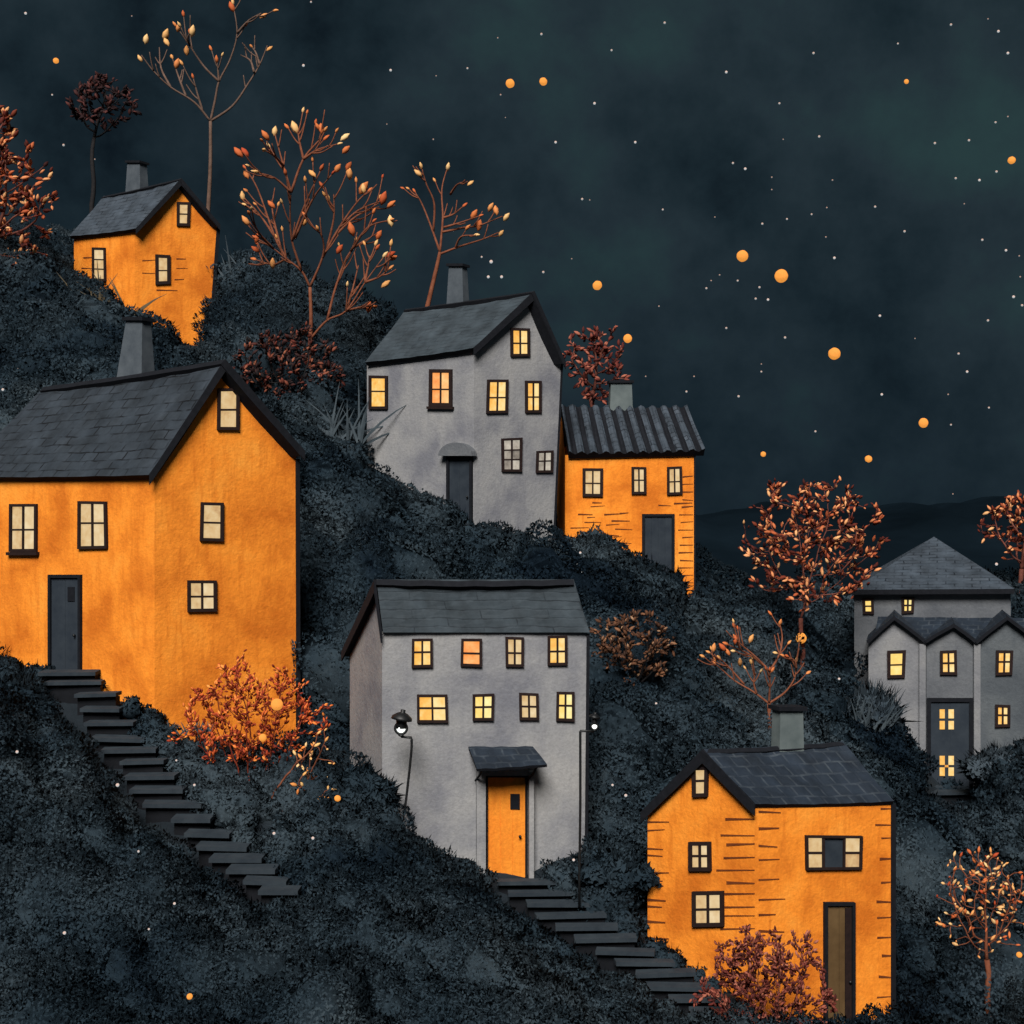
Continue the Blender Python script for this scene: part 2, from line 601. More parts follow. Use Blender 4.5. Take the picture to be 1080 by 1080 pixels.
# ------------------------------------------------------------------ the seven houses
# large orange house, left
h1 = gabled('orange_house', 'large orange house with dark slate roof and a stone stair climbing to its door', 163, 34, 30, 33, 'B',
            (-40, 506), (163, 500), (238, 386), (312, 482),
            dict(far=(-48, 503), c=(157, 501), apex=(237, 379), ridge=(46, 408), side=(321, 476)),
            'orange', 'slate', 745, baseline=[(-40, 686), (0, 690), (50, 708), (100, 716), (160, 748), (190, 780), (312, 790)],
            board=True, th=.2, side_shade=('B', (312, 484), (313, 800), .09))
r, o = h1['root'], h1['org']
window(r, o, h1['A'], (12, 532, 40, 582), 'cream')
window(r, o, h1['A'], (84, 529, 114, 579), 'cream', sill=False)
window(r, o, h1['B'], (229, 410, 251, 454), 'cream', 1, 2, frame='brown', sill=False)
window(r, o, h1['B'], (211, 530, 235, 571), 'cream', 1, 2, sill=False)
window(r, o, h1['B'], (197, 612, 228, 645), 'cream', sill=False)
door(r, o, h1['A'], (53, 606, 87, 716), light=(73, 619, 80, 634), boards=2, fw=.08)
chimney(r, o, h1['R'], (121, 338, 152, 396), (132, 149), 'chimney')

# small orange house, top left
h2 = gabled('orange_house', 'narrow orange house at the top of the hill with grass blades before its window', 142, 56, 32, 28, 'B',
            (78, 249), (142, 243), (192, 193), (229, 236),
            dict(far=(73, 249), c=(143, 241), apex=(191, 188), ridge=(109, 207), side=(232, 237)),
            'orange', 'slate_light', 345, gable_base=(218, 378), baseline=[(78, 292), (100, 300), (130, 330), (160, 347), (190, 366), (218, 380)],
            dash_b=[(150, 165, 275), (150, 166, 288), (186, 198, 283), (165, 187, 306), (186, 196, 273), (184, 194, 295)],
            dash_a=[(86, 97, 283), (84, 96, 291), (88, 100, 272)], th=.16, side_shade=('B', (229, 238), (219, 378), .12))
r, o = h2['root'], h2['org']
window(r, o, h2['A'], (98, 261, 112, 297), 'cream', 1, 3, fw=.1, sill=False)
window(r, o, h2['B'], (186, 213, 200, 239), 'cream', 1, 2, fw=.11, sill=False)
window(r, o, h2['B'], (164, 269, 180, 300), 'cream', 1, 2, fw=.13, sill=False)
chimney(r, o, h2['R'], (133, 172, 150, 202), (135, 148), 'chimney')

# tall grey house, middle of the hill
h3 = gabled('grey_house', 'tall grey plaster house with arched door hood below a dark slate roof', 500, 46, 32, 28, 'B',
            (387, 381), (500, 368), (562, 314), (592, 379),
            dict(far=(385, 382), c=(499, 367), apex=(563, 307), ridge=(428, 326), side=(596, 382)),
            'grey', 'slate_plain', 550, gable_base=(583, 577), baseline=[(383, 498), (430, 520), (470, 532), (500, 549), (512, 552), (555, 565), (583, 577)],
            th=.17, side_shade=('B', (592, 382), (583, 577), .05))
r, o = h3['root'], h3['org']
window(r, o, h3['A'], (390, 396, 409, 432), 'amber', 1, 2, fw=.1, sill=False)
window(r, o, h3['A'], (453, 390, 478, 429), 'red', fw=.12)
window(r, o, h3['B'], (538, 346, 558, 376), 'amber', fw=.09, sill=False)
window(r, o, h3['B'], (513, 400, 535, 436), 'amber', fw=.09, sill=False)
window(r, o, h3['B'], (554, 402, 571, 436), 'amber', fw=.09, sill=False)
window(r, o, h3['B'], (529, 462, 550, 498), 'dim', 2, 3, fw=.08, sill=False)
window(r, o, h3['B'], (565, 475, 583, 499), 'dim', 2, 2, fw=.08, sill=False)
W3 = Plane(h3['A'].pt(490, 540), (math.cos(math.radians(8)), -math.sin(math.radians(8))))
door(r, o, h3['A'], (472, 480, 499, 556), boards=2, fw=.1)
am = MB()
Pa = h3['A']
N = 9
for k in range(N):
    th0, th1 = math.pi * (1 - k / N), math.pi * (1 - (k + 1) / N)
    q = []
    for t, rr in ((th0, 1.0), (th0, .0), (th1, .0), (th1, 1.0)):
        q.append(Pa.pt(485 + 18 * math.cos(t) * (1 if rr else .96), 481 - (14 * math.sin(t) if rr else 0)))
    am.hexa([p - Pa.n * .02 for p in q], [p + Pa.n * .28 for p in q])
am.build('door_hood', M['midgrey'], r, o)
chimney(r, o, h3['R'], (471, 281, 491, 322), (474, 488), 'chimney', cap=True)

# little orange annex with ribbed roof
D4 = []
for y in range(500, 632, 8):
    for _ in range(4):
        x = random.uniform(600, 712)
        w = random.uniform(7, 20)
        if (606 < x + w and x < 642 and 488 < y < 530) or (x + w > 660 and x < 724 and 488 < y < 528) or (x + w > 672 and x < 716 and y > 538):
            continue
        D4.append((x, min(x + w, 731), y + random.uniform(-3, 3)))
    D4.append((random.uniform(714, 720), 731, y + 3))
h4 = gabled('orange_cottage', 'little orange cottage with ribbed black roof leaning against the tall grey house', 596, 48.6, 88, 5, 'A',
            (732, 480), (596, 480), (592.2, 437), (587.5, 470),
            dict(far=(743, 476), c=(600, 479), apex=(591.5, 429), ridge=(724, 430), side=(586.5, 466)),
            'orange', 'slate_light', 620, baseline=[(590, 572), (630, 563), (670, 588), (700, 604), (712, 630), (735, 637)],
            dash_b=D4, board=False, ribs=11, th=.2, ovg=.03, side_shade=('B', (732, 480), (732, 637), .05))
r, o = h4['root'], h4['org']
window(r, o, h4['B'], (615, 494, 636, 524), 'cream', fw=.1, sill=False)
window(r, o, h4['B'], (666, 493, 682, 521), 'cream', fw=.09, sill=False)
window(r, o, h4['B'], (703, 492, 719, 522), 'cream', fw=.09, sill=False)
door(r, o, h4['B'], (677, 542, 711, 612), 'door_dark', boards=4, fw=.09, knob=False)
chimney(r, o, h4['R'], (642, 404, 668, 436), (644, 666), 'chimney_green')

# grey house in the centre
h5 = gabled('grey_house', 'square grey house with orange door, eight lit windows and small canopy', 403, 32, 68, 6, 'A',
            (619, 666), (403, 666), (398, 628), (369, 686),
            dict(far=(622, 667), c=(404, 667), apex=(397, 611), ridge=(605, 611), side=(362, 687)),
            'grey', 'slate_plain', 880, baseline=[(369, 806), (405, 850), (418, 880), (470, 893), (500, 905), (520, 918), (560, 925), (590, 905), (620, 888)],
            th=.15, ov=.12, side_shade=('B', (619, 668), (617, 900), .06))
r, o = h5['root'], h5['org']
for x0, y0, x1, y1, g in ((434, 673, 456, 704, 'amber'), (486, 673, 508, 703, 'red'), (533, 672, 552, 703, 'cream'), (577, 670, 598, 702, 'amber'),
                          (440, 732, 472, 762, 'amber'), (498, 732, 521, 760, 'yellow'), (548, 731, 568, 759, 'cream'), (587, 730, 605, 760, 'yellow')):
    window(r, o, h5['B'], (x0, y0, x1, y1), g, 1 if g == 'red' else 2, 2, fw=.06, mw=.045, sill=False)
door(r, o, h5['B'], (512, 817, 556, 928), 'door_orange', light=(538, 837, 548, 853), boards=3, fw=.05)
B5 = h5['B']
cn = MB()
t0, t1 = B5.pt(494, 787, .03), B5.pt(562, 787, .03)
e0, e1 = B5.pt(503, 811, .85), B5.pt(577, 806, .85)
roof_slab(cn, e0, e1, t1, t0, .07, 8, 4, .02)
cp = cn.build('door_canopy', [M['slate_deep'], M['black']], r, o)
for s_ in (.1, .9):
    bk = MB()
    p = bil([e0, e1, t1, t0], s_, .15) - Vector((0, 0, .06))
    q = bil([e0, e1, t1, t0], s_, .93) - Vector((0, 0, .75))
    bk.tube([q, q + (p - q) * .55 - Vector((0, 0, .05)), p], .028, 6)
    bk.build('canopy_bracket', M['black'], cp, o)
pw = MB()
slab(pw, B5, quad_on(B5, (502, 812, 511.5, 925)), 0, 1, 0, 1, -.02, .22)
slab(pw, B5, quad_on(B5, (557, 812, 562, 925)), 0, 1, 0, 1, -.02, .22)
slab(pw, B5, quad_on(B5, (511.5, 806, 557, 816.5)), 0, 1, 0, 1, -.02, .20)
pw.build('door_surround', M['grey'], r, o)

# orange house, lower right
LA = [(683, 683 + random.uniform(14, 23), y) for y in (867, 876, 895, 902, 921, 930, 949, 956, 972, 990, 1004)]
LB = [(random.uniform(752, 768), 796, y) for y in (864, 881, 891, 905, 918, 931, 943, 957, 966, 980)]
LC = [(800, 800 + random.uniform(18, 30), y) for y in (856, 874, 892, 907, 928, 949, 965, 982)]
LD = [(random.uniform(922, 930), 940, y) for y in (853, 870, 884, 906, 931, 951, 968, 989, 1008, 1030, 1052)]
h6 = gabled('orange_house', 'orange house with brick dashes at its corners beside the lower stone steps', 797, 29.5, 42, 22, 'A',
            (940, 846), (797, 849), (741, 796), (683, 854),
            dict(far=(943, 845), c=(797, 848), apex=(742, 790), ridge=(889, 782), side=(677, 856)),
            'orange', 'slate_deep', 1075, baseline=[(683, 986), (710, 1004), (740, 1024), (797, 1075), (868, 1082), (940, 1084)],
            dash_a=LA + LB, dash_b=LC + LD, th=.11, ov=.1, side_shade=('B', (940, 848), (940, 1090), .09))
r, o = h6['root'], h6['org']
window(r, o, h6['A'], (731, 808, 748, 840), 'cream', 1, 2, fw=.075, sill=False)
window(r, o, h6['A'], (727, 888, 751, 918), 'cream', fw=.08, sill=False)
window(r, o, h6['A'], (731, 940, 764, 977), 'cream', fw=.08, sill=False)
Q_ = (849, 881, 908, 917)
window(r, o, h6['B'], Q_, 'cream', 3, 2, fw=.05, mw=.05, dark_cells=(1,), split=[.03, .31, .68, .97], sill=False)
d6 = door(r, o, h6['B'], (868, 951, 900, 1095), 'door_brown', boards=2, fw=.07)
ds = MB()
slab(ds, h6['B'], quad_on(h6['B'], (890, 957, 896.4, 1094)), 0, 1, 0, 1, .03, .06)
ds.build('door_edge', M['brown'], d6, o)
chimney(r, o, h6['R'], (819, 749, 846, 790), (821, 845), 'chimney_green')

# ---- grey compound with three gabled bays, right
d7 = 44
o7 = at(985, 830, d7)
r7 = thing('grey_villa', o7, 'blue grey villa with three pointed bays under a wide hipped roof', 'house')
Bp = Plane(at(985, 540, d7), (math.cos(.27), -math.sin(.27)))     # bays front wall, turned to the slope
K = Plane(Bp.p - Bp.n * 2.2, Bp.u)                   # rear block front wall
zb = at(940, 860, d7).z - 1.6
mb = MB()
dep = -K.n * 7.0
tl, tr = K.pt(901, 620), K.pt(1066, 620)
low = lambda p: Vector((p.x, p.y, zb))
mb.face([low(tl), low(tr), tr, tl])
mb.face([low(tl), tl, tl + dep, low(tl + dep)])
mb.face([low(tr), low(tr + dep), tr + dep, tr])
mb.face([low(tl + dep), tl + dep, tr + dep, low(tr + dep)])
mb.build('wall', M['midgrey'], r7, o7)
rb = MB()
e0, e1 = K.pt(899, 622, .3), K.pt(1070, 621, .3)
ap = (e0 + e1) / 2 - K.n * 3.8
ap = at(985, 566, ap.y)
e2, e3 = e1 - K.n * 7.6, e0 - K.n * 7.6
for p, q in ((e0, e1), (e1, e2), (e2, e3), (e3, e0)):
    L = (q - p).length
    rb.face([p, q, ap], 0, [(0, 0), (L, 0), (L / 2, 4)])
    dn_ = Vector((0, 0, -.16))
    rb.face([p + dn_, q + dn_, q, p], 1)
rb.face([e0 + dn_, e3 + dn_, e2 + dn_, e1 + dn_], 1)
roof7 = rb.build('roof', [M['slate_light'], M['black']], r7, o7)
window(r7, o7, K, (910, 631, 922, 647), 'yellow', 1, 2, fw=.09, sill=False)
window(r7, o7, K, (951, 630, 964, 647), 'yellow', 2, 2, fw=.09, mw=.06, sill=False)
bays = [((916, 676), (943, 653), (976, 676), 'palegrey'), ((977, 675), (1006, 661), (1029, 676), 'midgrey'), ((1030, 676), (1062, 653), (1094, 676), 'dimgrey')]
for (l, a_, rr, wm) in bays:
    pl_, pa_, pr_ = Bp.pt(*l), Bp.pt(*a_), Bp.pt(*rr)
    bk_ = -Bp.n * 2.15
    mb = MB()
    mb.face([low(pl_), low(pr_), pr_, pa_, pl_])
    mb.face([low(pl_), pl_, pl_ + bk_, low(pl_ + bk_)])
    mb.face([low(pr_), low(pr_ + bk_), pr_ + bk_, pr_])
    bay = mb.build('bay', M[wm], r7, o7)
    rb = MB()
    f = Bp.n * .22 + Vector((0, 0, .03))
    roof_slab(rb, pl_ + f + Vector((-.06, 0, -.03)), pl_ + bk_ + Vector((-.06, 0, 0)), pa_ + bk_ + Vector((0, 0, .16)), pa_ + f + Vector((0, 0, .1)), .1, 6, 4, .0)
    roof_slab(rb, pr_ + f + Vector((.06, 0, -.03)), pr_ + bk_ + Vector((.06, 0, 0)), pa_ + bk_ + Vector((0, 0, .16)), pa_ + f + Vector((0, 0, .1)), .1, 6, 4, .0)
    rb.build('bay_roof', [M['slate_deep'], M['black']], bay, o7)
lr = MB()
roof_slab(lr, Bp.pt(921, 680, -.12), Bp.pt(1092, 680, -.12), Bp.pt(1092, 652, -1.9), Bp.pt(926, 650, -1.9), .12, 10, 4, .02)
lr.build('link_roof', [M['slate_deep'], M['black']], r7, o7)
for x in (973, 1030.5):
    p_ = MB()
    slab(p_, Bp, quad_on(Bp, (x - 3.4, 679, x + 3.4, 840)), 0, 1, 0, 1, -.05, .14)
    p_.build('pilaster', M['palegrey'], r7, o7)
window(r7, o7, Bp, (936, 686, 955, 715), 'yellow', 1, 2, fw=.10, sill=False)
window(r7, o7, Bp, (991, 686, 1009, 712), 'amber', 2, 2, fw=.09, mw=.06, sill=False)
window(r7, o7, Bp, (1050, 686, 1068, 712), 'amber', 2, 2, fw=.09, mw=.06, sill=False)
window(r7, o7, Bp, (1050, 743, 1066, 767), 'amber', 2, 2, fw=.09, mw=.06, sill=False)
dd = door(r7, o7, Bp, (977.5, 736, 1026.5, 832), 'door_dark', boards=2, fw=.12, knob=False)
for y in (748, 797):
    Qw = quad_on(Bp, (991, y, 1006, y + 21))
    g = MB()
    for s0, s1, t0, t1 in ((0, .36, 0, .42), (0, .36, .55, 1), (.62, 1, 0, .42), (.62, 1, .55, 1)):
        slab(g, Bp, Qw, s0, s1, t0, t1, .03, .05)
    if y > 780:
        slab(g, Bp, Qw, .361, .619, .43, .54, .03, .049)
    g.build('door_window', M['amber'], dd, o7)
HOUSES.append(({'A': K, 'B': Bp}, [(902, 738), (916, 742), (930, 745), (960, 775), (976, 800), (980, 826), (1028, 826), (1050, 800), (1090, 780)], 916))

# ------------------------------------------------------------------ terrain
ctl = []      # (x, y, z)
def P(px, py, d):
    p = at(px, py, d)
    ctl.append((p.x, p.y, p.z))
for pls, base, corner in HOUSES:
    for px, py in base:
        pl = pls['A'] if px < corner else pls['B']
        p = pl.pt(px, py)
        k = 1 - .35 / p.y
        ctl.append((p.x * k, p.y * k, CZ + (p.z - CZ) * k - .12))
for q in ((-150, 1080, 22), (0, 1080, 21), (200, 1080, 21), (400, 1080, 22), (560, 1080, 23.5), (700, 1080, 26.5), (770, 1085, 28), (1000, 1085, 28.5), (1200, 1090, 29),
          (0, 900, 26), (120, 900, 27.5), (30, 800, 30), (-80, 760, 34),
          (200, 1000, 24), (330, 930, 28), (430, 960, 27.5), (500, 1020, 25.5), (600, 1000, 29), (680, 1030, 28.6),
          (330, 830, 33), (340, 720, 37), (345, 600, 41), (350, 520, 45), (330, 430, 50), (300, 370, 53), (255, 300, 58), (245, 345, 56),
          (360, 440, 50), (380, 470, 49), (390, 560, 44.5), (480, 590, 43.5), (560, 610, 44),
          (640, 640, 44.5), (640, 760, 38), (660, 900, 33), (650, 840, 35), (700, 700, 42), (745, 650, 46), (800, 690, 45.5), (850, 710, 45.5), (890, 735, 46),
          (810, 775, 40), (730, 760, 38.5), (880, 790, 41), (950, 850, 39), (1003, 852, 42.2), (1010, 930, 36), (960, 1000, 33), (1060, 1010, 32.5), (1070, 880, 38), (1150, 850, 40),
          (0, 290, 55), (60, 300, 55.5), (-80, 280, 56), (0, 380, 50), (60, 400, 47), (-60, 480, 46), (120, 345, 52), (1160, 700, 48), (1100, 650, 52)):
    P(*q)
STEPS_A = [(40, 100, 713), (46, 106, 723), (78, 122, 736), (84, 126, 751), (88, 140, 766), (94, 152, 782), (106, 164, 795), (126, 172, 807), (130, 184, 823), (136, 192, 837), (150, 212, 852), (180, 222, 868), (194, 242, 883), (206, 260, 897), (220, 276, 910), (238, 290, 922), (256, 302, 933), (272, 314, 944)]
STEPS_B = [(524, 596, 934), (536, 608, 946), (556, 622, 957), (566, 640, 970), (586, 652, 982), (606, 672, 995), (628, 690, 1007), (650, 712, 1019), (670, 734, 1032), (684, 752, 1045), (704, 776, 1058), (726, 796, 1072)]
for st, d0, d1 in ((STEPS_A, 34.5, 27.4), (STEPS_B, 31.7, 28.3)):
    for k in range(0, len(st), 2):
        x0, x1, py = st[k]
        dd_ = d0 + (d1 - d0) * k / (len(st) - 1)
        p, q = at(x0 - 14, py, dd_), at(x1 + 14, py, dd_)
        for v in (p, (p + q) / 2, q):
            ctl.append((v.x, v.y + .1, v.z - .12))
for x, y, z in ((-30, 12, 3.2), (-10, 12, 3.0), (0, 10, 3), (10, 12, 2.2), (30, 14, 1.6), (-30, 25, 5.0), (30, 30, 1.2), (-10, 17, 3.6), (0, 17, 3.0), (10, 19, 1.7),
                (-32, 45, 17), (-34, 60, 24), (-20, 66, 22.5), (-10, 66, 18), (0, 62, 11), (12, 60, 7), (25, 62, 2.5), (35, 50, 2.5),
                (-34, 80, 19), (-15, 80, 15), (0, 78, 6), (15, 78, 2), (35, 78, 1)):
    ctl.append((x, y, z))
CT = np.array(ctl)
def tps_fit(P_, reg=.02):
    n = len(P_)
    xy = P_[:, :2]
    d2 = ((xy[:, None] - xy[None]) ** 2).sum(-1)
    Kk = .5 * d2 * np.log(d2 + 1e-12)
    Kk[np.arange(n), np.arange(n)] = reg * 8
    A_ = np.zeros((n + 3, n + 3))
    A_[:n, :n] = Kk
    A_[:n, n] = 1
    A_[:n, n + 1:] = xy
    A_[n, :n] = 1
    A_[n + 1:, :n] = xy.T
    return np.linalg.solve(A_, np.concatenate([P_[:, 2], [0, 0, 0]]))
TW = tps_fit(CT)
def H(x, y):
    x = np.atleast_1d(np.asarray(x, float)); y = np.atleast_1d(np.asarray(y, float))
    out = np.zeros(x.shape)
    n = len(CT)
    fl, yl = x.ravel(), y.ravel()
    res = np.zeros(fl.shape)
    for s_ in range(0, len(fl), 20000):
        a_, b_ = fl[s_:s_ + 20000], yl[s_:s_ + 20000]
        d2 = (a_[:, None] - CT[None, :, 0]) ** 2 + (b_[:, None] - CT[None, :, 1]) ** 2
        v = (.5 * d2 * np.log(d2 + 1e-12)) @ TW[:n] + TW[n] + TW[n + 1] * a_ + TW[n + 2] * b_
        # fade into the valley floor away from the hill
        fx = np.clip((np.abs(a_) - 30) / 25, 0, 1); fy = np.clip((b_ - 72) / 40, 0, 1); fz = np.clip((11 - b_) / 8, 0, 1)
        k = np.maximum(np.maximum(fx, fy), fz)
        k = k * k * (3 - 2 * k)
        far = np.where(b_ > 40, -2.0, 2.0)
        res[s_:s_ + 20000] = v * (1 - k) + far * k
    out = res.reshape(x.shape)
    return out
def ground_depth(px, py):
    ys = np.arange(18, 75, .1)
    xs_ = (px - 540) / F * ys
    zs = CZ - (py - 540) / F * ys
    h = H(xs_, ys) - zs
    k = np.argmax(h > 0)
    return float(ys[k]) if h[k] > 0 else None


gx = np.concatenate([[-1500, -700, -350, -180, -110, -75], np.arange(-55, 55.1, .7), [75, 110, 180, 350, 700, 1500]])
gy = np.concatenate([[-300, -100, -40, -15, 0], np.arange(4, 100.1, .7), [108, 120, 150, 210, 350, 700, 1500, 3000]])
X, Y = np.meshgrid(gx, gy)
Z = H(X, Y) - .30
near = (np.abs(X) < 54) & (Y > 4) & (Y < 99)
Z = Z + near * (.12 * np.sin(X * 1.7 + 1.3 * np.sin(Y * .9)) * np.cos(Y * 1.5 + np.sin(X * 1.1)))
gm = bpy.data.meshes.new('ground')
nx, ny = len(gx), len(gy)
gm.from_pydata(np.stack([X.ravel(), Y.ravel(), Z.ravel()], 1).tolist(), [],
               [(j * nx + i, j * nx + i + 1, (j + 1) * nx + i + 1, (j + 1) * nx + i) for j in range(ny - 1) for i in range(nx - 1)])
gm.polygons.foreach_set('use_smooth', [True] * len(gm.polygons))
m, nt, b = mat('hillside_soil')
n = noise(nt, .25, 6, .6)
rr = ramp(nt, [(.3, (.006, .010, .014)), (.55, (.012, .018, .024)), (.75, (.020, .030, .034))])
nt.links.new(n.outputs['Fac'], rr.inputs[0]); nt.links.new(rr.outputs[0], b.inputs['Base Color'])
n2 = noise(nt, 5, 6, .7); bump(nt, b, n2.outputs['Fac'], .6, .15)
gm.materials.append(m)
ground = bpy.data.objects.new('ground', gm)
COL.objects.link(ground)
tag(ground, 'dark blue grey hillside dropping to a valley floor', None, None, 'structure')
M['soil'] = m
if DBG:
    for n_, px, py in (('T8',845,722),('T9',814,800),('T10',1077,668),('T11',1043,1080),('T5',300,432),('rust',668,722),('T4',325,422),('T7',625,430),('B1',270,866),('B2',815,1085),('vil',1002,850),('T2',97,215)):
        print('GD', n_, ground_depth(px, py))

# ------------------------------------------------------------------ far hills closing the valley
def far_hills(label, d, pts, depth, c, seed):
    rg = np.random.default_rng(seed)
    xs_ = np.arange(-500, 1600, 12.0)
    top = np.interp(xs_, [p[0] for p in pts], [p[1] for p in pts])
    top = top + 3.0 * np.sin(xs_ * .05 + seed) + 2.2 * np.sin(xs_ * .13) + 1.2 * rg.normal(size=len(xs_))
    n_ = 14
    V, Fc = [], []
    for j in range(2 * n_ + 1):
        t = j / n_ - 1
        y = d + t * depth
        k = math.cos(t * math.pi / 2) ** 1.3
        for i, x in enumerate(xs_):
            p = at(x, top[i], d)
            z = -6 + (p.z + 6) * k + .02 * depth * math.sin(i * .7 + j * 1.3) * k * (1 - k)
            V.append((p.x, y, z))
    m_ = len(xs_)
    for j in range(2 * n_):
        for i in range(m_ - 1):
            Fc.append((j * m_ + i, j * m_ + i + 1, (j + 1) * m_ + i + 1, (j + 1) * m_ + i))
    me = bpy.data.meshes.new('hills')
    me.from_pydata(V, [], Fc)
    me.polygons.foreach_set('use_smooth', [True] * len(Fc))
    m, nt, b = mat('far_hill_' + str(seed))
    n = noise(nt, .02, 7, .62)
    rr = ramp(nt, [(.3, tuple(x * .55 for x in c) + (1,)), (.7, tuple(x * 1.5 for x in c) + (1,))])
    nt.links.new(n.outputs['Fac'], rr.inputs[0]); nt.links.new(rr.outputs[0], b.inputs['Base Color'])
    b.inputs['Specular IOR Level'].default_value = 0
    me.materials.append(m)
    o_ = bpy.data.objects.new('hills', me)
    COL.objects.link(o_)
    tag(o_, label, None, None, 'structure')
far_hills('faint dark hills far across the valley', 330, [(-500, 540), (500, 542), (700, 540), (800, 535), (900, 538), (1000, 530), (1120, 526), (1600, 530)], 120, (.0040, .0078, .0115), 2)

# ------------------------------------------------------------------ foliage
def leafage_mat(name, stops, scale=.2, var=.05):
    m, nt, b = mat(name)
    geo = nt.nodes.new('ShaderNodeNewGeometry')
    n = noise(nt, scale, 5, .6, vec=geo.outputs['Position'], dist=.5)
    sc_ = nt.nodes.new('ShaderNodeMath'); sc_.operation = 'MULTIPLY_ADD'
    sc_.inputs[1].default_value = var
    nt.links.new(geo.outputs['Random Per Island'], sc_.inputs[0])
    nt.links.new(n.outputs['Fac'], sc_.inputs[2])
    r = ramp(nt, stops)
    nt.links.new(sc_.outputs[0], r.inputs[0])
    nt.links.new(r.outputs[0], b.inputs['Base Color'])
    at_ = nt.nodes.new('ShaderNodeAttribute'); at_.attribute_name = 'leaf_normal'
    # thin leaves: light arriving on either side shows on both
    neg = nt.nodes.new('ShaderNodeVectorMath'); neg.operation = 'SCALE'
    neg.inputs['Scale'].default_value = -1
    nt.links.new(at_.outputs['Vector'], neg.inputs[0])
    df = nt.nodes.new('ShaderNodeBsdfDiffuse')
    tl = nt.nodes.new('ShaderNodeBsdfTranslucent')
    ad = nt.nodes.new('ShaderNodeAddShader')
    nt.links.new(r.outputs[0], df.inputs['Color']); nt.links.new(at_.outputs['Vector'], df.inputs['Normal'])
    nt.links.new(r.outputs[0], tl.inputs['Color']); nt.links.new(neg.outputs[0], tl.inputs['Normal'])
    nt.links.new(df.outputs[0], ad.inputs[0]); nt.links.new(tl.outputs[0], ad.inputs[1])
    nt.nodes.remove(b)
    nt.links.new(ad.outputs[0], nt.nodes['Material Output'].inputs['Surface'])
    return m
M['bush'] = leafage_mat('blue_grey_foliage', [(.35, (.0034, .0062, .0096)), (.46, (.0078, .0128, .0172)), (.57, (.0130, .0194, .0246)), (.70, (.0235, .0315, .037))])
M['bush_light'] = leafage_mat('slate_grey_foliage', [(.3, (.014, .020, .026)), (.5, (.025, .033, .040)), (.7, (.042, .051, .058))])


def leaf_quads(centres, radii, counts, ll, lw, up=.45, rnd=.5, low=-.25, soft=.88):
    """numpy: leaves spread over ellipsoids, pointing outwards.  -> verts (n,4,3), normals (n,3)"""
    idx = np.repeat(np.arange(len(centres)), counts)
    n = len(idx)
    v = RNG.normal(size=(n, 3))
    v /= np.linalg.norm(v, axis=1)[:, None]
    v[:, 2] = np.where(v[:, 2] < low, -v[:, 2], v[:, 2])
    rad = radii[idx]
    flat = (RNG.random(n) < soft)[:, None]
    lump = 1 + .20 * np.sin(v[:, 0] * 5 + idx * 1.7) * np.sin(v[:, 2] * 4.3 + idx) + .13 * np.sin(v[:, 2] * 9 + idx * 2.1 + v[:, 0] * 7)
    p = centres[idx] + v * rad * (np.where(flat[:, 0], RNG.uniform(.94, 1.02, n), RNG.uniform(.9, 1.03, n)) * lump)[:, None]
    nrm = v / rad
    nrm /= np.linalg.norm(nrm, axis=1)[:, None]
    d = nrm * np.where(flat, .22, .8) + np.array([0, 0, up]) * np.where(flat, .6, 1) + RNG.normal(size=(n, 3)) * np.where(flat, .55, rnd)
    d /= np.linalg.norm(d, axis=1)[:, None]
    r_ = np.where(flat, nrm + RNG.normal(size=(n, 3)) * .25, RNG.normal(size=(n, 3)))
    s_ = np.cross(d, r_)
    s_ /= np.linalg.norm(s_, axis=1)[:, None]
    L = (ll * RNG.uniform(.6, 1.35, n))[:, None] * np.where(flat, .85, 1.9)
    Wd = (lw * RNG.uniform(.7, 1.3, n))[:, None] * np.where(flat, 2.3, 1)
    q = np.stack([p - d * L * .35, p + d * L * .15 + s_ * Wd / 2, p + d * L * .65, p + d * L * .15 - s_ * Wd / 2], 1)
    nn = nrm * .9 + np.array([0, -.1, .2]) + RNG.normal(size=(n, 3)) * .10
    nn /= np.linalg.norm(nn, axis=1)[:, None]
    return q, nn


def quads_mesh(name, q, nn, mats, cores):
    n = len(q)
    V = q.reshape(-1, 3)
    Nn = np.repeat(nn, 4, 0)
    me = bpy.data.meshes.new(name)
    cv, cf, cn_ = cores
    cn_ = cn_ / np.linalg.norm(cn_, axis=1)[:, None]
    nv, ncf = len(V), len(cf)
    me.vertices.add(nv + len(cv))
    me.vertices.foreach_set('co', np.concatenate([V, cv]).ravel().astype(np.float32))
    me.loops.add(n * 4 + ncf * 3)
    me.loops.foreach_set('vertex_index', np.concatenate([np.arange(nv), (cf + nv).ravel()]).astype(np.int32))
    me.polygons.add(n + ncf)
    me.polygons.foreach_set('loop_start', np.concatenate([np.arange(n) * 4, n * 4 + np.arange(ncf) * 3]).astype(np.int32))
    for m_ in mats:
        me.materials.append(m_)
    me.polygons.foreach_set('material_index', np.zeros(n + ncf, int).astype(np.int32))
    me.update(calc_edges=True)
    me.validate()
    a_ = me.attributes.new('leaf_normal', 'FLOAT_VECTOR', 'POINT')
    a_.data.foreach_set('vector', np.concatenate([Nn, cn_]).ravel().astype(np.float32))
    return me


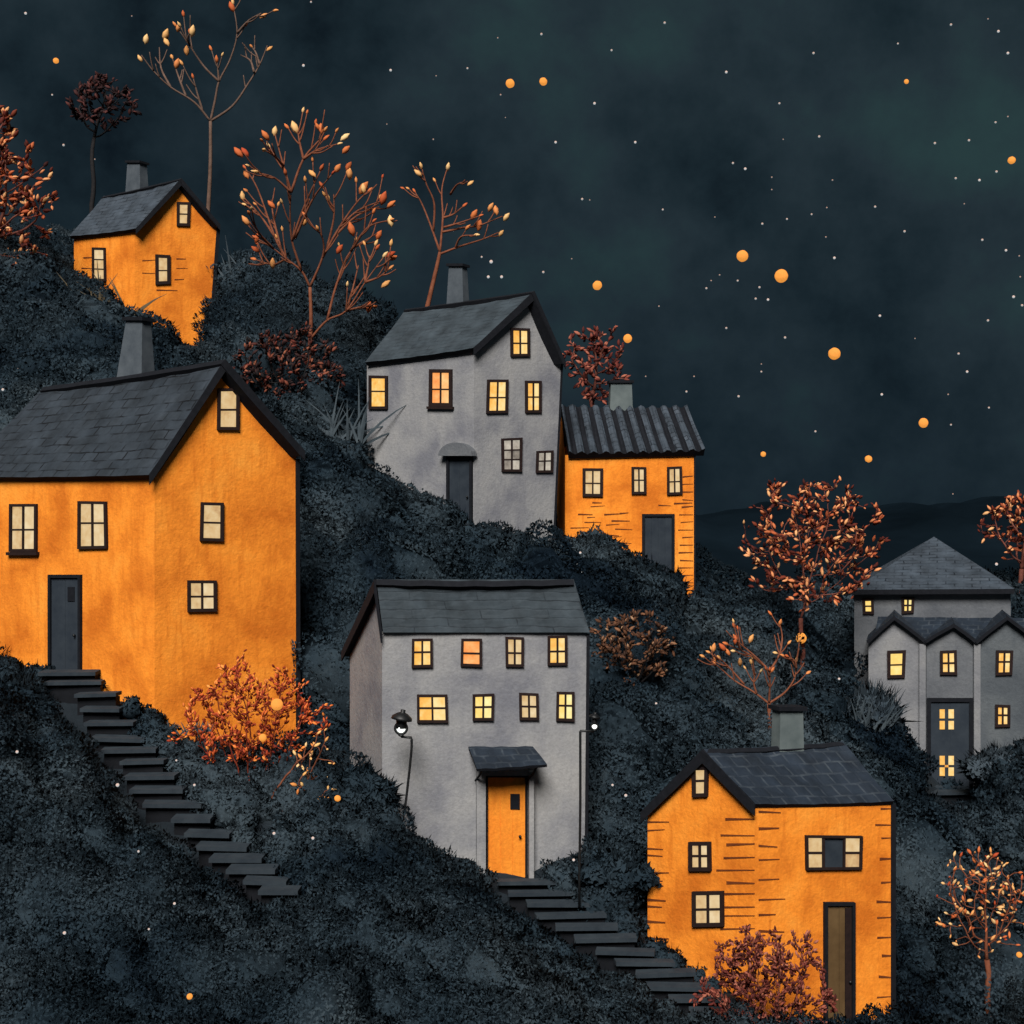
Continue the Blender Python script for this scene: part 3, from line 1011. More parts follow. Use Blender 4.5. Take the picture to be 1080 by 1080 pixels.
def ico(sub=1):
    t = (1 + 5 ** .5) / 2
    v = [(-1, t, 0), (1, t, 0), (-1, -t, 0), (1, -t, 0), (0, -1, t), (0, 1, t), (0, -1, -t), (0, 1, -t), (t, 0, -1), (t, 0, 1), (-t, 0, -1), (-t, 0, 1)]
    f = [(0, 11, 5), (0, 5, 1), (0, 1, 7), (0, 7, 10), (0, 10, 11), (1, 5, 9), (5, 11, 4), (11, 10, 2), (10, 7, 6), (7, 1, 8), (3, 9, 4), (3, 4, 2), (3, 2, 6), (3, 6, 8), (3, 8, 9), (4, 9, 5), (2, 4, 11), (6, 2, 10), (8, 6, 7), (9, 8, 1)]
    v = [np.array(x) / np.linalg.norm(x) for x in v]
    for _ in range(sub):
        c, f2 = {}, []
        def mid(i, j):
            k = (min(i, j), max(i, j))
            if k not in c:
                m_ = (v[i] + v[j]) / 2
                v.append(m_ / np.linalg.norm(m_)); c[k] = len(v) - 1
            return c[k]
        for a, b, d in f:
            x, y, z = mid(a, b), mid(b, d), mid(d, a)
            f2 += [(a, x, z), (b, y, x), (d, z, y), (x, y, z)]
        f = f2
    return np.array(v), np.array(f)
IV, IF = ico(2)


def cores(centres, radii, k=.80):
    ci = np.arange(len(centres))[:, None]
    lump = 1 + .20 * np.sin(IV[None, :, 0] * 5 + ci * 1.7) * np.sin(IV[None, :, 2] * 4.3 + ci) + .13 * np.sin(IV[None, :, 2] * 9 + ci * 2.1 + IV[None, :, 0] * 7)
    v = (IV[None] * radii[:, None, :] * k * lump[:, :, None] + centres[:, None, :]).reshape(-1, 3)
    f = (IF[None] + (np.arange(len(centres)) * len(IV))[:, None, None]).reshape(-1, 3)
    return v, f, (np.repeat(IV[None], len(centres), 0) / radii[:, None, :]).reshape(-1, 3)


# where planting must not cover a wall, a door or a stair : picture x range, lowest allowed top, depth
GUARD = []
for pls, base, corner in HOUSES:
    for (xa, ya), (xb, yb) in zip(base[:-1], base[1:]):
        da = (pls['A'] if xa < corner else pls['B']).depth(xa)
        db = (pls['A'] if xb <= corner else pls['B']).depth(xb)
        GUARD.append((xa, xb, ya, yb, da, db))
STAIRS = [[(72, 714, 34.5), (110, 765, 32.8), (165, 830, 30.8), (215, 880, 29.2), (262, 908, 28.4), (300, 944, 27.4)],
          [(545, 930, 31.6), (590, 960, 30.9), (650, 1000, 30), (700, 1030, 29.3), (750, 1068, 28.5)]]
ST3 = []
for st in STAIRS:
    for (a, b) in zip(st[:-1], st[1:]):
        for k in range(6):
            t = k / 6
            ST3.append(tuple(at(*[u * (1 - t) + v * t for u, v in zip(a, b)])))
ST3 = np.array(ST3)


def proj(x, y, z):
    return 540 + x / y * F, 540 - (z - CZ) / y * F


BUSHES = [(268, 775, 66, 85, 31), (808, 1045, 60, 60, 27.7), (668, 690, 44, 46, 40), (304, 392, 58, 52, 49.2), (325, 820, 28, 46, 30.6), (1040, 985, 30, 75, 29.4), (1043, 1055, 10, 40, 29.4), (424, 800, 14, 80, 31), (612, 850, 8, 70, 31), (845, 690, 9, 40, 43.8), (356, 842, 4, 6, 30.5), (814, 770, 8, 30, 38.4), (1003, 845, 31, 26, 43.2)]


def allowed(c, r):
    """clump centre and radius: does it stay below the walls behind it and off the stairs"""
    x, y, z = c
    if np.min(np.hypot(ST3[:, 0] - x, ST3[:, 1] - y)) < .6 + r * .72:
        return False
    # line of sight to the stairs
    px, py = proj(x, y, z)
    rp = r / y * F
    sx, sy = 540 + ST3[:, 0] / ST3[:, 1] * F, 540 - (ST3[:, 2] - CZ) / ST3[:, 1] * F
    inf = (ST3[:, 1] > y) & (np.abs(sx - px) < rp * 1.2 + 16) & (sy > py - rp * 1.35 - 4) & (sy < py + rp)
    if inf.any():
        return False
    for bx, by, brx, bry, bd in BUSHES:
        if y < bd + .6 and abs(px - bx) < brx + rp * .85 and py - rp < by + bry * .55 and py + rp > by - bry * 2:
            return False
    top = py - rp * .95
    for xa, xb, ya, yb, da, db in GUARD:
        if px + rp * .8 < xa or px - rp * .8 > xb:
            continue
        for xx in (max(xa, px - rp * .7), min(max(px, xa), xb), min(xb, px + rp * .7)):
            t = (xx - xa) / (xb - xa)
            dd_ = da + (db - da) * t
            if y < dd_ + .2:
                lim = ya + (yb - ya) * t
                h_ = rp * 1.14 * math.sqrt(max(0, 1 - ((xx - px) / rp) ** 2))
                if py - h_ < lim - 5 and py + rp > lim - 260 and py - h_ > lim - 420:
                    return False
            elif y < dd_ + 1.2 + r:
                return False
    return True


cs, rs = [], []
tries = 0
while tries < 11000:
    tries += 1
    y = 15 + 50 * RNG.random() ** 1.15
    x = RNG.uniform(-1, 1) * (y * .43 + 1.5)
    z = float(H(x, y)[0])
    r_ = RNG.uniform(.5, 1.25) * (.65 if y < 24 else 1)
    if tries < 900:
        r_ *= 1.75
    c = None
    if tries > 7000:
        r_ = RNG.uniform(.22, .45)
    for k in (1.0, .72, .5, .33):
        rr_ = r_ * k
        cc = (x, y, z - .25 * rr_ - (.1 if k < 1 else 0))
        if allowed(cc, rr_):
            c = cc; break
    if c is None:
        continue
    if cs:
        dd_ = np.hypot(np.array([q[0] for q in cs]) - x, np.array([q[1] for q in cs]) - y)
        if dd_.min() < (.48 if tries < 7000 else .75) * rr_:
            continue
    cs.append(c); rs.append((rr_ * RNG.uniform(.95, 1.5), rr_ * RNG.uniform(.9, 1.2), rr_ * RNG.uniform(.85, 1.25)))
cs, rs = np.array(cs), np.array(rs)
lz_ = np.clip(cs[:, 1] / 42, .38, 1.15)
cnt = np.clip((rs[:, 0] * rs[:, 2] * 1150 / lz_ ** 2).astype(int), 120, 13000)
print('clumps', flush=True); print('clumps', len(cs), 'leaves', cnt.sum())
lsz = np.repeat(lz_, cnt)
q, nn = leaf_quads(cs, rs, cnt, .145 * lsz, .034 * lsz, .5, .42)
me = quads_mesh('undergrowth', q, nn, [M['bush'], M['soil']], cores(cs, rs))
ug = bpy.data.objects.new('undergrowth', me)
COL.objects.link(ug)
tag(ug, 'dark blue grey brush covering the whole hillside', None, None, 'stuff')


def shrub(px, py, d, rx, rz, label, m='bush', n=1400, ll=.28, lw=.05, lumps=7, up=.55, group=None):
    """one bush: picture centre, half width / half height in metres"""
    c = at(px, py, d)
    base = Vector((c.x, c.y, c.z - rz * .8))
    root = thing('shrub', base, label, 'bush', group)
    C_, R_ = [], []
    for k in range(lumps):
        an = RNG.uniform(0, 2 * math.pi); t = RNG.uniform(.2, .75)
        C_.append((math.cos(an) * rx * t, math.sin(an) * rx * .7 * t, rz * .8 + RNG.uniform(-.35, .4) * rz))
        R_.append(np.array((rx * .55, rx * .45, rz * .5)) * RNG.uniform(.7, 1.1))
    C_.append((0, 0, rz * .75)); R_.append(np.array((rx * .7, rx * .6, rz * .72)))
    C_, R_ = np.array(C_), np.array(R_)
    n = n * 3
    q, nn = leaf_quads(C_, R_, np.full(len(C_), n // len(C_)), np.full((n // len(C_)) * len(C_), ll), lw, up)
    me = quads_mesh('foliage', q, nn, [M[m], M['soil']], cores(C_, R_, .8))
    ob = bpy.data.objects.new('foliage', me); COL.objects.link(ob); ob.parent = root
    st = MB()
    for k in range(5):
        an = k * 1.3
        st.tube([base + Vector((math.cos(an) * .08, math.sin(an) * .08, -.4)), base + Vector((math.cos(an) * rx * .25, math.sin(an) * rx * .25, rz * .5)),
                 base + Vector((math.cos(an) * rx * .45, math.sin(an) * rx * .4, rz))], [.035, .025, .01], 5)
    st.build('stem', M['twig_dark'], root, base)
    return root


M['twig_dark'] = plain_mat('dark_twig_bark', (.010, .010, .012), (.02, .018, .018), 8)
shrub(386, 842, 31.4, .62, .75, 'tall dark bush pressed against the left corner of the square grey house', n=1600, ll=.24)
shrub(652, 925, 31.5, .85, .62, 'round bush at the right foot of the square grey house', n=1500, ll=.24)
shrub(630, 590, 47.0, 1.0, .75, 'dark rounded bush growing between the tall grey house and the orange cottage', n=1500)
shrub(690, 622, 46.6, .9, .7, 'dark bush just below the door of the orange cottage', n=1300)
shrub(-4, 748, 33.4, 1.0, .8, 'blue grey bush left of the top of the stone stair', n=1600, ll=.26)
shrub(915, 752, 42.6, .8, .75, 'spiky bush at the left foot of the blue grey villa', 'bush_light', n=1100, ll=.5, lw=.06, up=.9)
shrub(1060, 815, 42.4, 1.0, .85, 'pale bush before the right bay of the blue grey villa', 'bush_light', n=1500)
shrub(60, 325, 54.0, 2.0, 1.3, 'broad bush filling the hilltop left of the narrow orange house', n=2200, ll=.35)


def blades(px, py, d, h, n, label, spread=1.0, lean=.5, name='grass_tuft', m='blade'):
    c = at(px, py, d)
    mb = MB()
    for k in range(n):
        b0 = c + Vector((random.uniform(-.25, .25) * spread, random.uniform(-.2, .2), -.15))
        an = random.uniform(-1, 1) * lean
        dr = Vector((math.sin(an), random.uniform(-.3, .3), math.cos(an)))
        hh = h * random.uniform(.6, 1.1)
        w = .032 * h ** .5
        side = Vector((math.cos(an), random.uniform(-.4, .4), -math.sin(an))).normalized()
        pts = [b0 + dr * hh * t + Vector((math.sin(an) * hh * .5 * t * t, 0, -.25 * hh * t * t * abs(an))) for t in (0, .25, .5, .75, 1)]
        ws = [w * .7, w, w * .8, w * .5, .004]
        th = side.cross(dr).normalized() * .006
        for i in range(4):
            mb.hexa([pts[i] - side * ws[i] - th, pts[i] + side * ws[i] - th, pts[i] + side * ws[i] + th, pts[i] - side * ws[i] + th],
                    [pts[i + 1] - side * ws[i + 1] - th, pts[i + 1] + side * ws[i + 1] - th, pts[i + 1] + side * ws[i + 1] + th, pts[i + 1] - side * ws[i + 1] + th])
    ob = mb.build(name, M[m], None, c)
    tag(ob, label, 'grass')
    return ob
M['blade'] = plain_mat('blue_grey_blades', (.030, .042, .052), (.060, .078, .09), 3)
M['blade_ochre'] = plain_mat('ochre_grey_blades', (.045, .045, .038), (.12, .085, .04), 3)
blades(112, 335, 53.6, 2.2, 16, 'tuft of grass blades curving before the wall of the narrow orange house', 4.0, .6, m='blade_ochre')
blades(248, 300, 57.5, 2.2, 7, 'few pale grass blades standing right of the narrow orange house', 2.2, .7)
blades(362, 468, 47.6, 2.2, 26, 'fern like tuft arching left of the tall grey house', 2.6, .9, 'fern_tuft')
blades(918, 768, 41.9, 1.15, 34, 'upright grey grass tuft by the left bay of the villa', 2.2, .5)
blades(186, 768, 33.3, .34, 70, 'short grass edging the bottom of the large orange wall', 3.6, .7)['kind'] = 'stuff'

# ------------------------------------------------------------------ trees
def bark(name, c, c2):
    return plain_mat(name, c, c2, 5, .9, .5)
M['bark_copper'] = bark('copper_bark', (.13, .037, .018), (.24, .085, .044))
M['bark_grey'] = bark('grey_brown_bark', (.085, .050, .036), (.16, .10, .075))
M['bark_fire'] = bark('fire_red_twigs', (.13, .018, .010), (.28, .05, .02))
M['bark_red'] = bark('red_brown_bark', (.11, .032, .024), (.20, .07, .048))
M['leaf_gold'] = island_mat('gold_bud_leaves', [(0, (.50, .12, .03)), (.3, (.66, .27, .07)), (.65, (.78, .46, .17)), (1, (.80, .58, .30))])
M['leaf_rose'] = island_mat('rose_red_leaves', [(0, (.030, .006, .005)), (.42, (.11, .018, .010)), (.65, (.44, .10, .035)), (.86, (.70, .27, .11)), (1, (.78, .42, .18))])
M['leaf_red'] = island_mat('dark_red_leaves', [(0, (.035, .008, .008)), (.4, (.12, .022, .016)), (.8, (.26, .07, .045)), (1, (.38, .13, .08))])
M['leaf_dark'] = island_mat('near_black_red_leaves', [(0, (.010, .006, .007)), (.6, (.035, .012, .012)), (1, (.10, .03, .025))])
M['leaf_rust'] = island_mat('rust_leaves', [(0, (.035, .018, .012)), (.6, (.11, .045, .022)), (.9, (.22, .10, .05)), (1, (.36, .22, .13))])
M['leaf_amber'] = island_mat('amber_bud_leaves', [(0, (.40, .06, .02)), (.35, (.60, .17, .05)), (.7, (.72, .36, .12)), (1, (.80, .55, .26))])
M['leaf_maroon'] = island_mat('maroon_leaves', [(0, (.012, .010, .011)), (.55, (.035, .014, .013)), (.8, (.14, .03, .02)), (1, (.32, .11, .06))])
M['leaf_fire'] = island_mat('fire_red_leaves', [(0, (.13, .012, .008)), (.4, (.38, .055, .018)), (.75, (.66, .13, .03)), (1, (.85, .30, .06))])


def bud(mb, p, d, L, w, mi=0):
    """a small plump pointed leaf"""
    d = Vector(d).normalized()
    x = d.orthogonal().normalized()
    y = d.cross(x)
    i0 = len(mb.v)
    rings = ((.0, .12), (.28, .85), (.6, .9), (.85, .4))
    n = 5
    for t, k in rings:
        for j in range(n):
            an = 2 * math.pi * j / n
            mb.v.append(tuple(p + d * L * t + x * math.cos(an) * w / 2 * k + y * math.sin(an) * w / 2 * k * .7))
    mb.v.append(tuple(p + d * L))
    for k in range(3):
        for j in range(n):
            a, b = i0 + k * n + j, i0 + k * n + (j + 1) % n
            mb.f.append((a, b, b + n, a + n)); mb.m.append(mi); mb.uv.append([(0, 0)] * 4)
    for j in range(n):
        mb.f.append((i0 + 3 * n + j, i0 + 3 * n + (j + 1) % n, i0 + 4 * n)); mb.m.append(mi); mb.uv.append([(0, 0)] * 3)
    mb.f.append(tuple(i0 + n - 1 - j for j in range(n))); mb.m.append(mi); mb.uv.append([(0, 0)] * n)


def curve(pts, n=5):
    """Catmull-Rom through points"""
    out = []
    P_ = [pts[0] * 2 - pts[1]] + pts + [pts[-1] * 2 - pts[-2]]
    for i in range(1, len(P_) - 2):
        a, b, c, d = P_[i - 1], P_[i], P_[i + 1], P_[i + 2]
        for k in range(n):
            t = k / n
            out.append(.5 * (b * 2 + (c - a) * t + (a * 2 - b * 5 + c * 4 - d) * t * t + (b * 3 - a - c * 3 + d) * t ** 3))
    out.append(pts[-1])
    return out


def drawn_tree(label, d, trunk, limbs, leaves, barkm, leafm, tw, lw, leaf_px, twigs=0, cat='tree', name='autumn_tree', depth=.6, twig_px=22, bud_share=.6, seed=1, extra=()):
    """limbs follow picture polylines, each spreads in depth as well"""
    rnd = random.Random(seed)
    s = d / F
    nodes = {}
    def offs(px, py, mk=None):
        best = min(nodes.items(), key=lambda kv: (kv[0][0] - px) ** 2 + (kv[0][1] - py) ** 2) if nodes else None
        if best and (best[0][0] - px) ** 2 + (best[0][1] - py) ** 2 < 30:
            return best[1]
        return mk
    base = at(*trunk[0], d)
    root = thing(name, base, label, cat)
    t = MB()
    pts = curve([at(px, py, d) for px, py in trunk], 4)
    gz = float(H(base.x, base.y)[0]) - .5
    if gz < base.z:
        pts = [Vector((base.x, base.y, gz))] + pts
    t.tube(pts, [tw * s / 2 * (1.25 - .5 * k / (len(pts) - 1)) for k in range(len(pts))], 8)
    for px, py in trunk: nodes[(px, py)] = 0.0
    t.build('trunk', M[barkm], root, base, True)
    xs = [p[0] for l in limbs for p in l]
    R = (max(xs) - min(xs)) / 2 * s * depth
    lf = MB()
    for l in limbs:
        o0 = offs(*l[0], 0.0)
        o1 = o0 + rnd.uniform(-R, R)
        m_ = len(l) - 1
        P_ = []
        for k, (px, py) in enumerate(l):
            oo = o0 + (o1 - o0) * k / m_
            nodes.setdefault((px, py), oo)
            P_.append(at(px, py, d + oo))
        c_ = curve(P_, 5)
        bm_ = MB()
        nn_ = len(c_) - 1
        wl = lw * (1 if len(l) > 2 else .75)
        bm_.tube(c_, [wl * s / 2 * (1 - .62 * k / nn_) for k in range(nn_ + 1)], 6)
        # twigs
        for _ in range(twigs if len(l) > 2 else max(0, twigs - 1)):
            k = rnd.randint(int(nn_ * .35), nn_ - 1)
            dr = (c_[k + 1] - c_[k]).normalized()
            an = rnd.choice((-1, 1)) * rnd.uniform(.35, .8)
            d2 = Vector((dr.x * math.cos(an) - dr.z * math.sin(an), dr.y + rnd.uniform(-.4, .4), dr.x * math.sin(an) + dr.z * math.cos(an) + .25)).normalized()
            ln = twig_px * s * rnd.uniform(.5, 1.1)
            e = c_[k] + d2 * ln + Vector((0, 0, ln * .12))
            md = c_[k] + d2 * ln * .5 - Vector((0, 0, ln * .03))
            bm_.tube(curve([c_[k], md, e], 3), [wl * s * (.32 - .022 * j) for j in range(7)], 5)
            if rnd.random() < bud_share:
                L = leaf_px * s * rnd.uniform(.6, 1.0)
                bud(lf, e - d2 * L * .1, d2, L, L * .55)
        bm_.build('branch', M[barkm], root, base, True)
        dr = (c_[-1] - c_[-2]).normalized()
        if rnd.random() < bud_share:
            L = leaf_px * s * rnd.uniform(.7, 1.0)
            bud(lf, c_[-1] - dr * L * .1, dr, L, L * .55)
    for px, py, sz in leaves:
        oo = offs(px, py, rnd.uniform(-R, R) * .6)
        L = sz * s
        an = rnd.uniform(-.7, .7)
        dr = Vector((math.sin(an) + (px - trunk[-1][0]) / 160, rnd.uniform(-.3, .3), math.cos(an) * .8))
        bud(lf, at(px, py + sz * .4, d + oo), dr, L, L * .62)
        if (px, py) in extra:
            pass
    if lf.v:
        lf.build('leaves', M[leafm], root, base, True)
    return root


def colonised(name, label, cat, d, base_px, fork_px, ell, barkm, leafm, tw, nattr=170, leaf_px=8, leaves=260, tip=.5, stems=1, depth=.75, seed=3, thin=1.0, fill=1.0, leaf_w=.55, squash=.45):
    """branches grown through an ellipsoid crown by space colonisation; ell = picture cx, cy, rx, ry"""
    rg = np.random.default_rng(seed)
    rnd = random.Random(seed)
    s = d / F
    base = at(*base_px, d)
    fork = at(*fork_px, d)
    cx, cy, rx, ry = ell
    ce = at(cx, cy, d)
    R3 = np.array((rx * s, rx * s * depth, ry * s))
    v = rg.normal(size=(nattr, 3)); v /= np.linalg.norm(v, axis=1)[:, None]
    rad = rg.uniform(.15, 1, nattr) ** squash
    A_ = np.array(ce) + v * rad[:, None] * R3 * (1 + .12 * rg.normal(size=nattr))[:, None]
    nodes, par = [], []
    if stems == 1:
        K_ = 6
        for k in range(K_ + 1):
            p = base.lerp(fork, k / K_) + Vector((math.sin(k * 1.1 + seed) * tw * s * .35, math.cos(k + seed) * tw * s * .2, 0))
            nodes.append(np.array(p)); par.append(k - 1)
        ntr = K_
    else:
        nodes.append(np.array(base)); par.append(-1)
        for k in range(stems):
            an = (k / (stems - 1) - .5) * 1.7
            e = base + Vector((math.sin(an) * ry * s * .55, rnd.uniform(-.5, .5) * ry * s * .4, math.cos(an) * ry * s * .5))
            p_ = 0
            for j in range(1, 4):
                nodes.append(np.array(base.lerp(e, j / 3))); par.append(p_); p_ = len(nodes) - 1
        ntr = 0
    step = max(rx, ry) * s * .085
    alive = np.ones(nattr, bool)
    start = ntr if stems == 1 else 0
    for it in range(70):
        if not alive.any(): break
        Nn = np.array(nodes)
        idx = np.where(alive)[0]
        dd_ = np.linalg.norm(A_[idx][:, None] - Nn[None, start:], axis=2)
        nr = dd_.argmin(1)
        mind = dd_.min(1)
        alive[idx[mind < step * 1.5]] = False
        grow = {}
        for i, j, md in zip(idx, nr, mind):
            if md < step * 1.5: continue
            grow.setdefault(j + start, []).append(A_[i] - Nn[j + start])
        new = 0
        for j, ds in grow.items():
            g = sum(x / np.linalg.norm(x) for x in ds)
            g = g / (np.linalg.norm(g) + 1e-9) + rg.normal(size=3) * .12
            if par[j] >= 0:
                pd = Nn[j] - Nn[par[j]]
                g = g + .45 * pd / (np.linalg.norm(pd) + 1e-9)
            g /= np.linalg.norm(g)
            p = Nn[j] + g * step
            if np.min(np.linalg.norm(np.array(nodes) - p, axis=1)) < step * .3: continue
            nodes.append(p); par.append(j); new += 1
        if not new: break
    n = len(nodes)
    kids = [[] for _ in range(n)]
    for i, p in enumerate(par):
        if p >= 0: kids[p].append(i)
    wgt = [0.0] * n
    for i in range(n - 1, -1, -1):
        wgt[i] = 1.0 if not kids[i] else sum(wgt[k] for k in kids[i])
    rmax = tw * s / 2
    wm = max(wgt)
    rad_ = [max(rmax * (w / wm) ** .42 * thin, tip * s) for w in wgt]
    root = thing(name, base, label, cat)
    tr = MB()
    if stems == 1:
        gz = min(float(H(base.x, base.y)[0]) - .5, base.z - .05)
        tr.tube([(base.x, base.y, gz)] + [nodes[k] for k in range(ntr + 1)], [rmax * 1.4] + [rmax * (1.3 - .3 * k / ntr) for k in range(ntr + 1)], 8)
        tr.build('trunk', M[barkm], root, base, True)
    lm = MB()
    # chains
    done = set()
    def chain(start_, first):
        c_ = [start_, first]
        while kids[c_[-1]]:
            k = max(kids[c_[-1]], key=lambda q: wgt[q])
            c_.append(k)
        return c_
    stack = [(ntr if stems == 1 else 0, k) for k in kids[ntr if stems == 1 else 0]]
    while stack:
        a, b = stack.pop()
        c_ = chain(a, b)
        lm.tube([nodes[k] for k in c_], [rad_[b]] + [rad_[k] for k in c_[1:]], 5)
        for i in range(1, len(c_)):
            for k in kids[c_[i]]:
                if i + 1 < len(c_) and k == c_[i + 1]: continue
                stack.append((c_[i], k))
    lm.build('branches' if stems == 1 else 'stems', M[barkm], root, base, True)
    tips = [i for i in range(n) if not kids[i]]
    outer = [i for i in range(n) if wgt[i] <= 3 and i > ntr]
    lf = MB()
    for k in range(leaves):
        i = tips[k % len(tips)] if k < len(tips) else rnd.choice(outer)
        p = Vector(nodes[i]); q = Vector(nodes[par[i]])
        dr = (p - q).normalized() + Vector((rnd.uniform(-.8, .8), rnd.uniform(-.8, .8), rnd.uniform(-.4, .9)))
        L = leaf_px * s * rnd.uniform(.55, 1.15)
        pos = p if k < len(tips) else p.lerp(q, rnd.random()) + Vector((rnd.gauss(0, 1), rnd.gauss(0, 1), rnd.gauss(0, 1))) * step * .35 * fill
        bud(lf, pos, dr, L, L * leaf_w)
    lf.build('leaves', M[leafm], root, base, True)
    return root


# fan tree behind the slope, upper left centre
drawn_tree('fan shaped tree with gold buds between the narrow orange house and tall grey house', 50.3,
           [(325, 422), (326, 380), (328, 340), (327, 303)],
           [[(327, 303), (318, 286), (302, 273), (288, 262), (272, 252)],
            [(318, 286), (308, 254), (306, 225), (307, 203)],
            [(307, 203), (320, 168), (339, 145), (337, 137)], [(320, 168), (316, 150), (314, 138)], [(320, 168), (335, 158), (356, 152)],
            [(307, 203), (299, 175), (290, 142)], [(299, 175), (290, 165), (280, 159)], [(307, 203), (290, 188), (272, 182)],
            [(308, 254), (322, 215), (338, 180)], [(311, 252), (330, 210), (350, 184)],
            [(302, 273), (290, 250), (272, 200), (259, 178)], [(290, 250), (275, 228), (257, 208)], [(296, 262), (289, 232), (286, 211)],
            [(302, 273), (288, 279), (270, 274)], [(288, 262), (275, 248), (268, 236)],
            [(327, 303), (340, 272), (341, 255), (336, 243)], [(340, 272), (358, 240), (376, 214), (388, 202)], [(345, 262), (352, 230), (352, 205)],
            [(352, 250), (376, 228), (400, 218)], [(358, 240), (378, 222), (402, 212)],
            [(327, 358), (345, 338), (365, 328), (385, 298), (404, 272)], [(345, 338), (355, 300), (370, 265), (398, 246)], [(370, 265), (388, 240), (411, 232)],
            [(365, 328), (372, 305), (378, 280)], [(365, 328), (380, 324), (392, 322)], [(385, 298), (388, 282), (390, 270)], [(385, 298), (400, 292), (410, 284)],
            [(355, 300), (362, 285), (366, 270)]],
           [(256, 160, 15), (262, 160, 13), (262, 184, 12), (257, 208, 12), (263, 233, 13), (284, 143, 13), (289, 139, 12), (314, 135, 16), (339, 136, 13), (359, 143, 13), (361, 157, 12),
            (353, 177, 12), (365, 175, 12), (369, 185, 13), (379, 198, 17), (384, 200, 12), (402, 210, 16), (408, 214, 12), (413, 234, 14), (397, 248, 12), (373, 243, 16), (355, 263, 12), (406, 266, 13), (410, 270, 11),
            (388, 325, 13), (402, 298, 13), (288, 279, 12), (290, 215, 12), (333, 182, 12), (347, 210, 10), (320, 235, 9), (270, 252, 11), (274, 262, 11)],
           'bark_copper', 'leaf_amber', 4.6, 3.0, 9.5, twigs=4, seed=4, bud_share=.42, twig_px=26)
# sparse tree behind the narrow orange house
drawn_tree('thin bare tree rising behind the narrow orange house with few golden buds', 60,
           [(217, 250), (220, 215), (222, 170), (222, 128)],
           [[(222, 128), (205, 108), (180, 92), (162, 75), (149, 58)], [(180, 92), (170, 72), (168, 50)], [(196, 101), (188, 80), (182, 62)], [(214, 118), (208, 98), (204, 83)],
            [(222, 128), (227, 105), (231, 86), (243, 62), (250, 35), (246, 5)], [(231, 86), (215, 70), (200, 48), (186, 28)], [(231, 86), (230, 75), (229, 66)],
            [(250, 35), (262, 22), (275, 14)], [(222, 128), (245, 112), (262, 88), (274, 68), (282, 48)], [(268, 76), (264, 64), (254, 58)], [(274, 68), (270, 56), (266, 50)], [(200, 48), (198, 40), (203, 30)]],
           [(153, 42, 12), (150, 62, 9), (173, 38, 14), (178, 44, 12), (202, 34, 13), (197, 54, 12), (185, 68, 12), (247, 8, 13), (274, 15, 10), (281, 50, 9), (187, 30, 10)],
           'bark_grey', 'leaf_amber', 4.4, 2.8, 9, twigs=2, seed=8, bud_share=.3, twig_px=22)
# sparse tree behind the tall grey house
drawn_tree('leaning bare tree behind the chimney of the tall grey house', 53,
           [(448, 335), (454, 310), (461, 280), (464, 266)],
           [[(464, 266), (467, 230), (466, 200), (472, 176)], [(464, 266), (455, 240), (445, 215), (438, 203)], [(457, 245), (458, 215), (450, 195), (445, 178)],
            [(464, 268), (485, 260), (510, 252), (526, 245)], [(466, 245), (490, 240), (505, 238), (530, 228)], [(467, 230), (478, 226), (488, 218)], [(468, 240), (485, 235), (505, 228)],
            [(480, 262), (486, 250), (500, 248)], [(475, 205), (482, 195), (490, 192)]],
           [(497, 227, 13), (504, 238, 14), (515, 219, 11), (524, 222, 13), (531, 229, 11), (472, 177, 10), (445, 182, 11), (526, 246, 9), (493, 192, 9)],
           'bark_copper', 'leaf_amber', 4.6, 2.8, 9, twigs=2, seed=2, bud_share=.3, twig_px=18)
# right-hand crown tree
rt = colonised('autumn_tree', 'round red tree standing left of the blue grey villa', 'tree', 44.0, (845, 722), (846, 652), (860, 573, 76, 72), 'bark_red', 'leaf_rose', 4.6, 330, 7.8, 1150, seed=5, thin=.6)
# small tree by the orange house chimney
drawn_tree('small bare tree growing behind the chimney of the lower right orange house', 38.6,
           [(814, 800), (812, 770), (811, 742)],
           [[(811, 742), (795, 730), (775, 718), (760, 705), (750, 697)], [(811, 742), (812, 722), (812, 708)], [(812, 708), (796, 692), (782, 680), (776, 673)], [(805, 702), (790, 690), (768, 680)],
            [(812, 708), (822, 690), (825, 672), (822, 656)], [(811, 742), (828, 730), (838, 715), (840, 698)], [(798, 732), (795, 720), (797, 710)], [(840, 705), (838, 697), (832, 693)], [(785, 722), (770, 705), (760, 695)]],
           [(752, 684, 11), (754, 698, 9), (775, 675, 12), (790, 674, 11), (781, 699, 11), (766, 682, 12), (812, 706, 9), (822, 657, 9), (770, 688, 10)],
           'bark_copper', 'leaf_amber', 5, 2.8, 8.5, twigs=4, seed=12, bud_share=.6, twig_px=22)
colonised('autumn_tree', 'dark round tree behind the roof of the narrow orange house', 'tree', 62, (97, 215), (99, 145), (106, 110, 34, 33), 'twig_dark', 'leaf_dark', 4, 160, 7.5, 420, seed=6)
colonised('autumn_tree', 'pink leaved tree cut by the left frame edge on the hilltop', 'tree', 54.5, (-12, 310), (-8, 262), (8, 222, 50, 72), 'bark_red', 'leaf_rose', 6, 240, 9.5, 520, seed=9)
colonised('autumn_tree', 'small rose tree on the upper left frame edge above the pink tree', 'tree', 58, (-14, 300), (-10, 185), (-4, 148, 24, 36), 'bark_red', 'leaf_rose', 5, 90, 9.5, 170, seed=10)
colonised('autumn_tree', 'compact red tree between the tall grey house and cottage chimney', 'tree', 52, (625, 440), (625, 412), (628, 382, 35, 42), 'bark_red', 'leaf_red', 4.5, 170, 8, 360, seed=13)
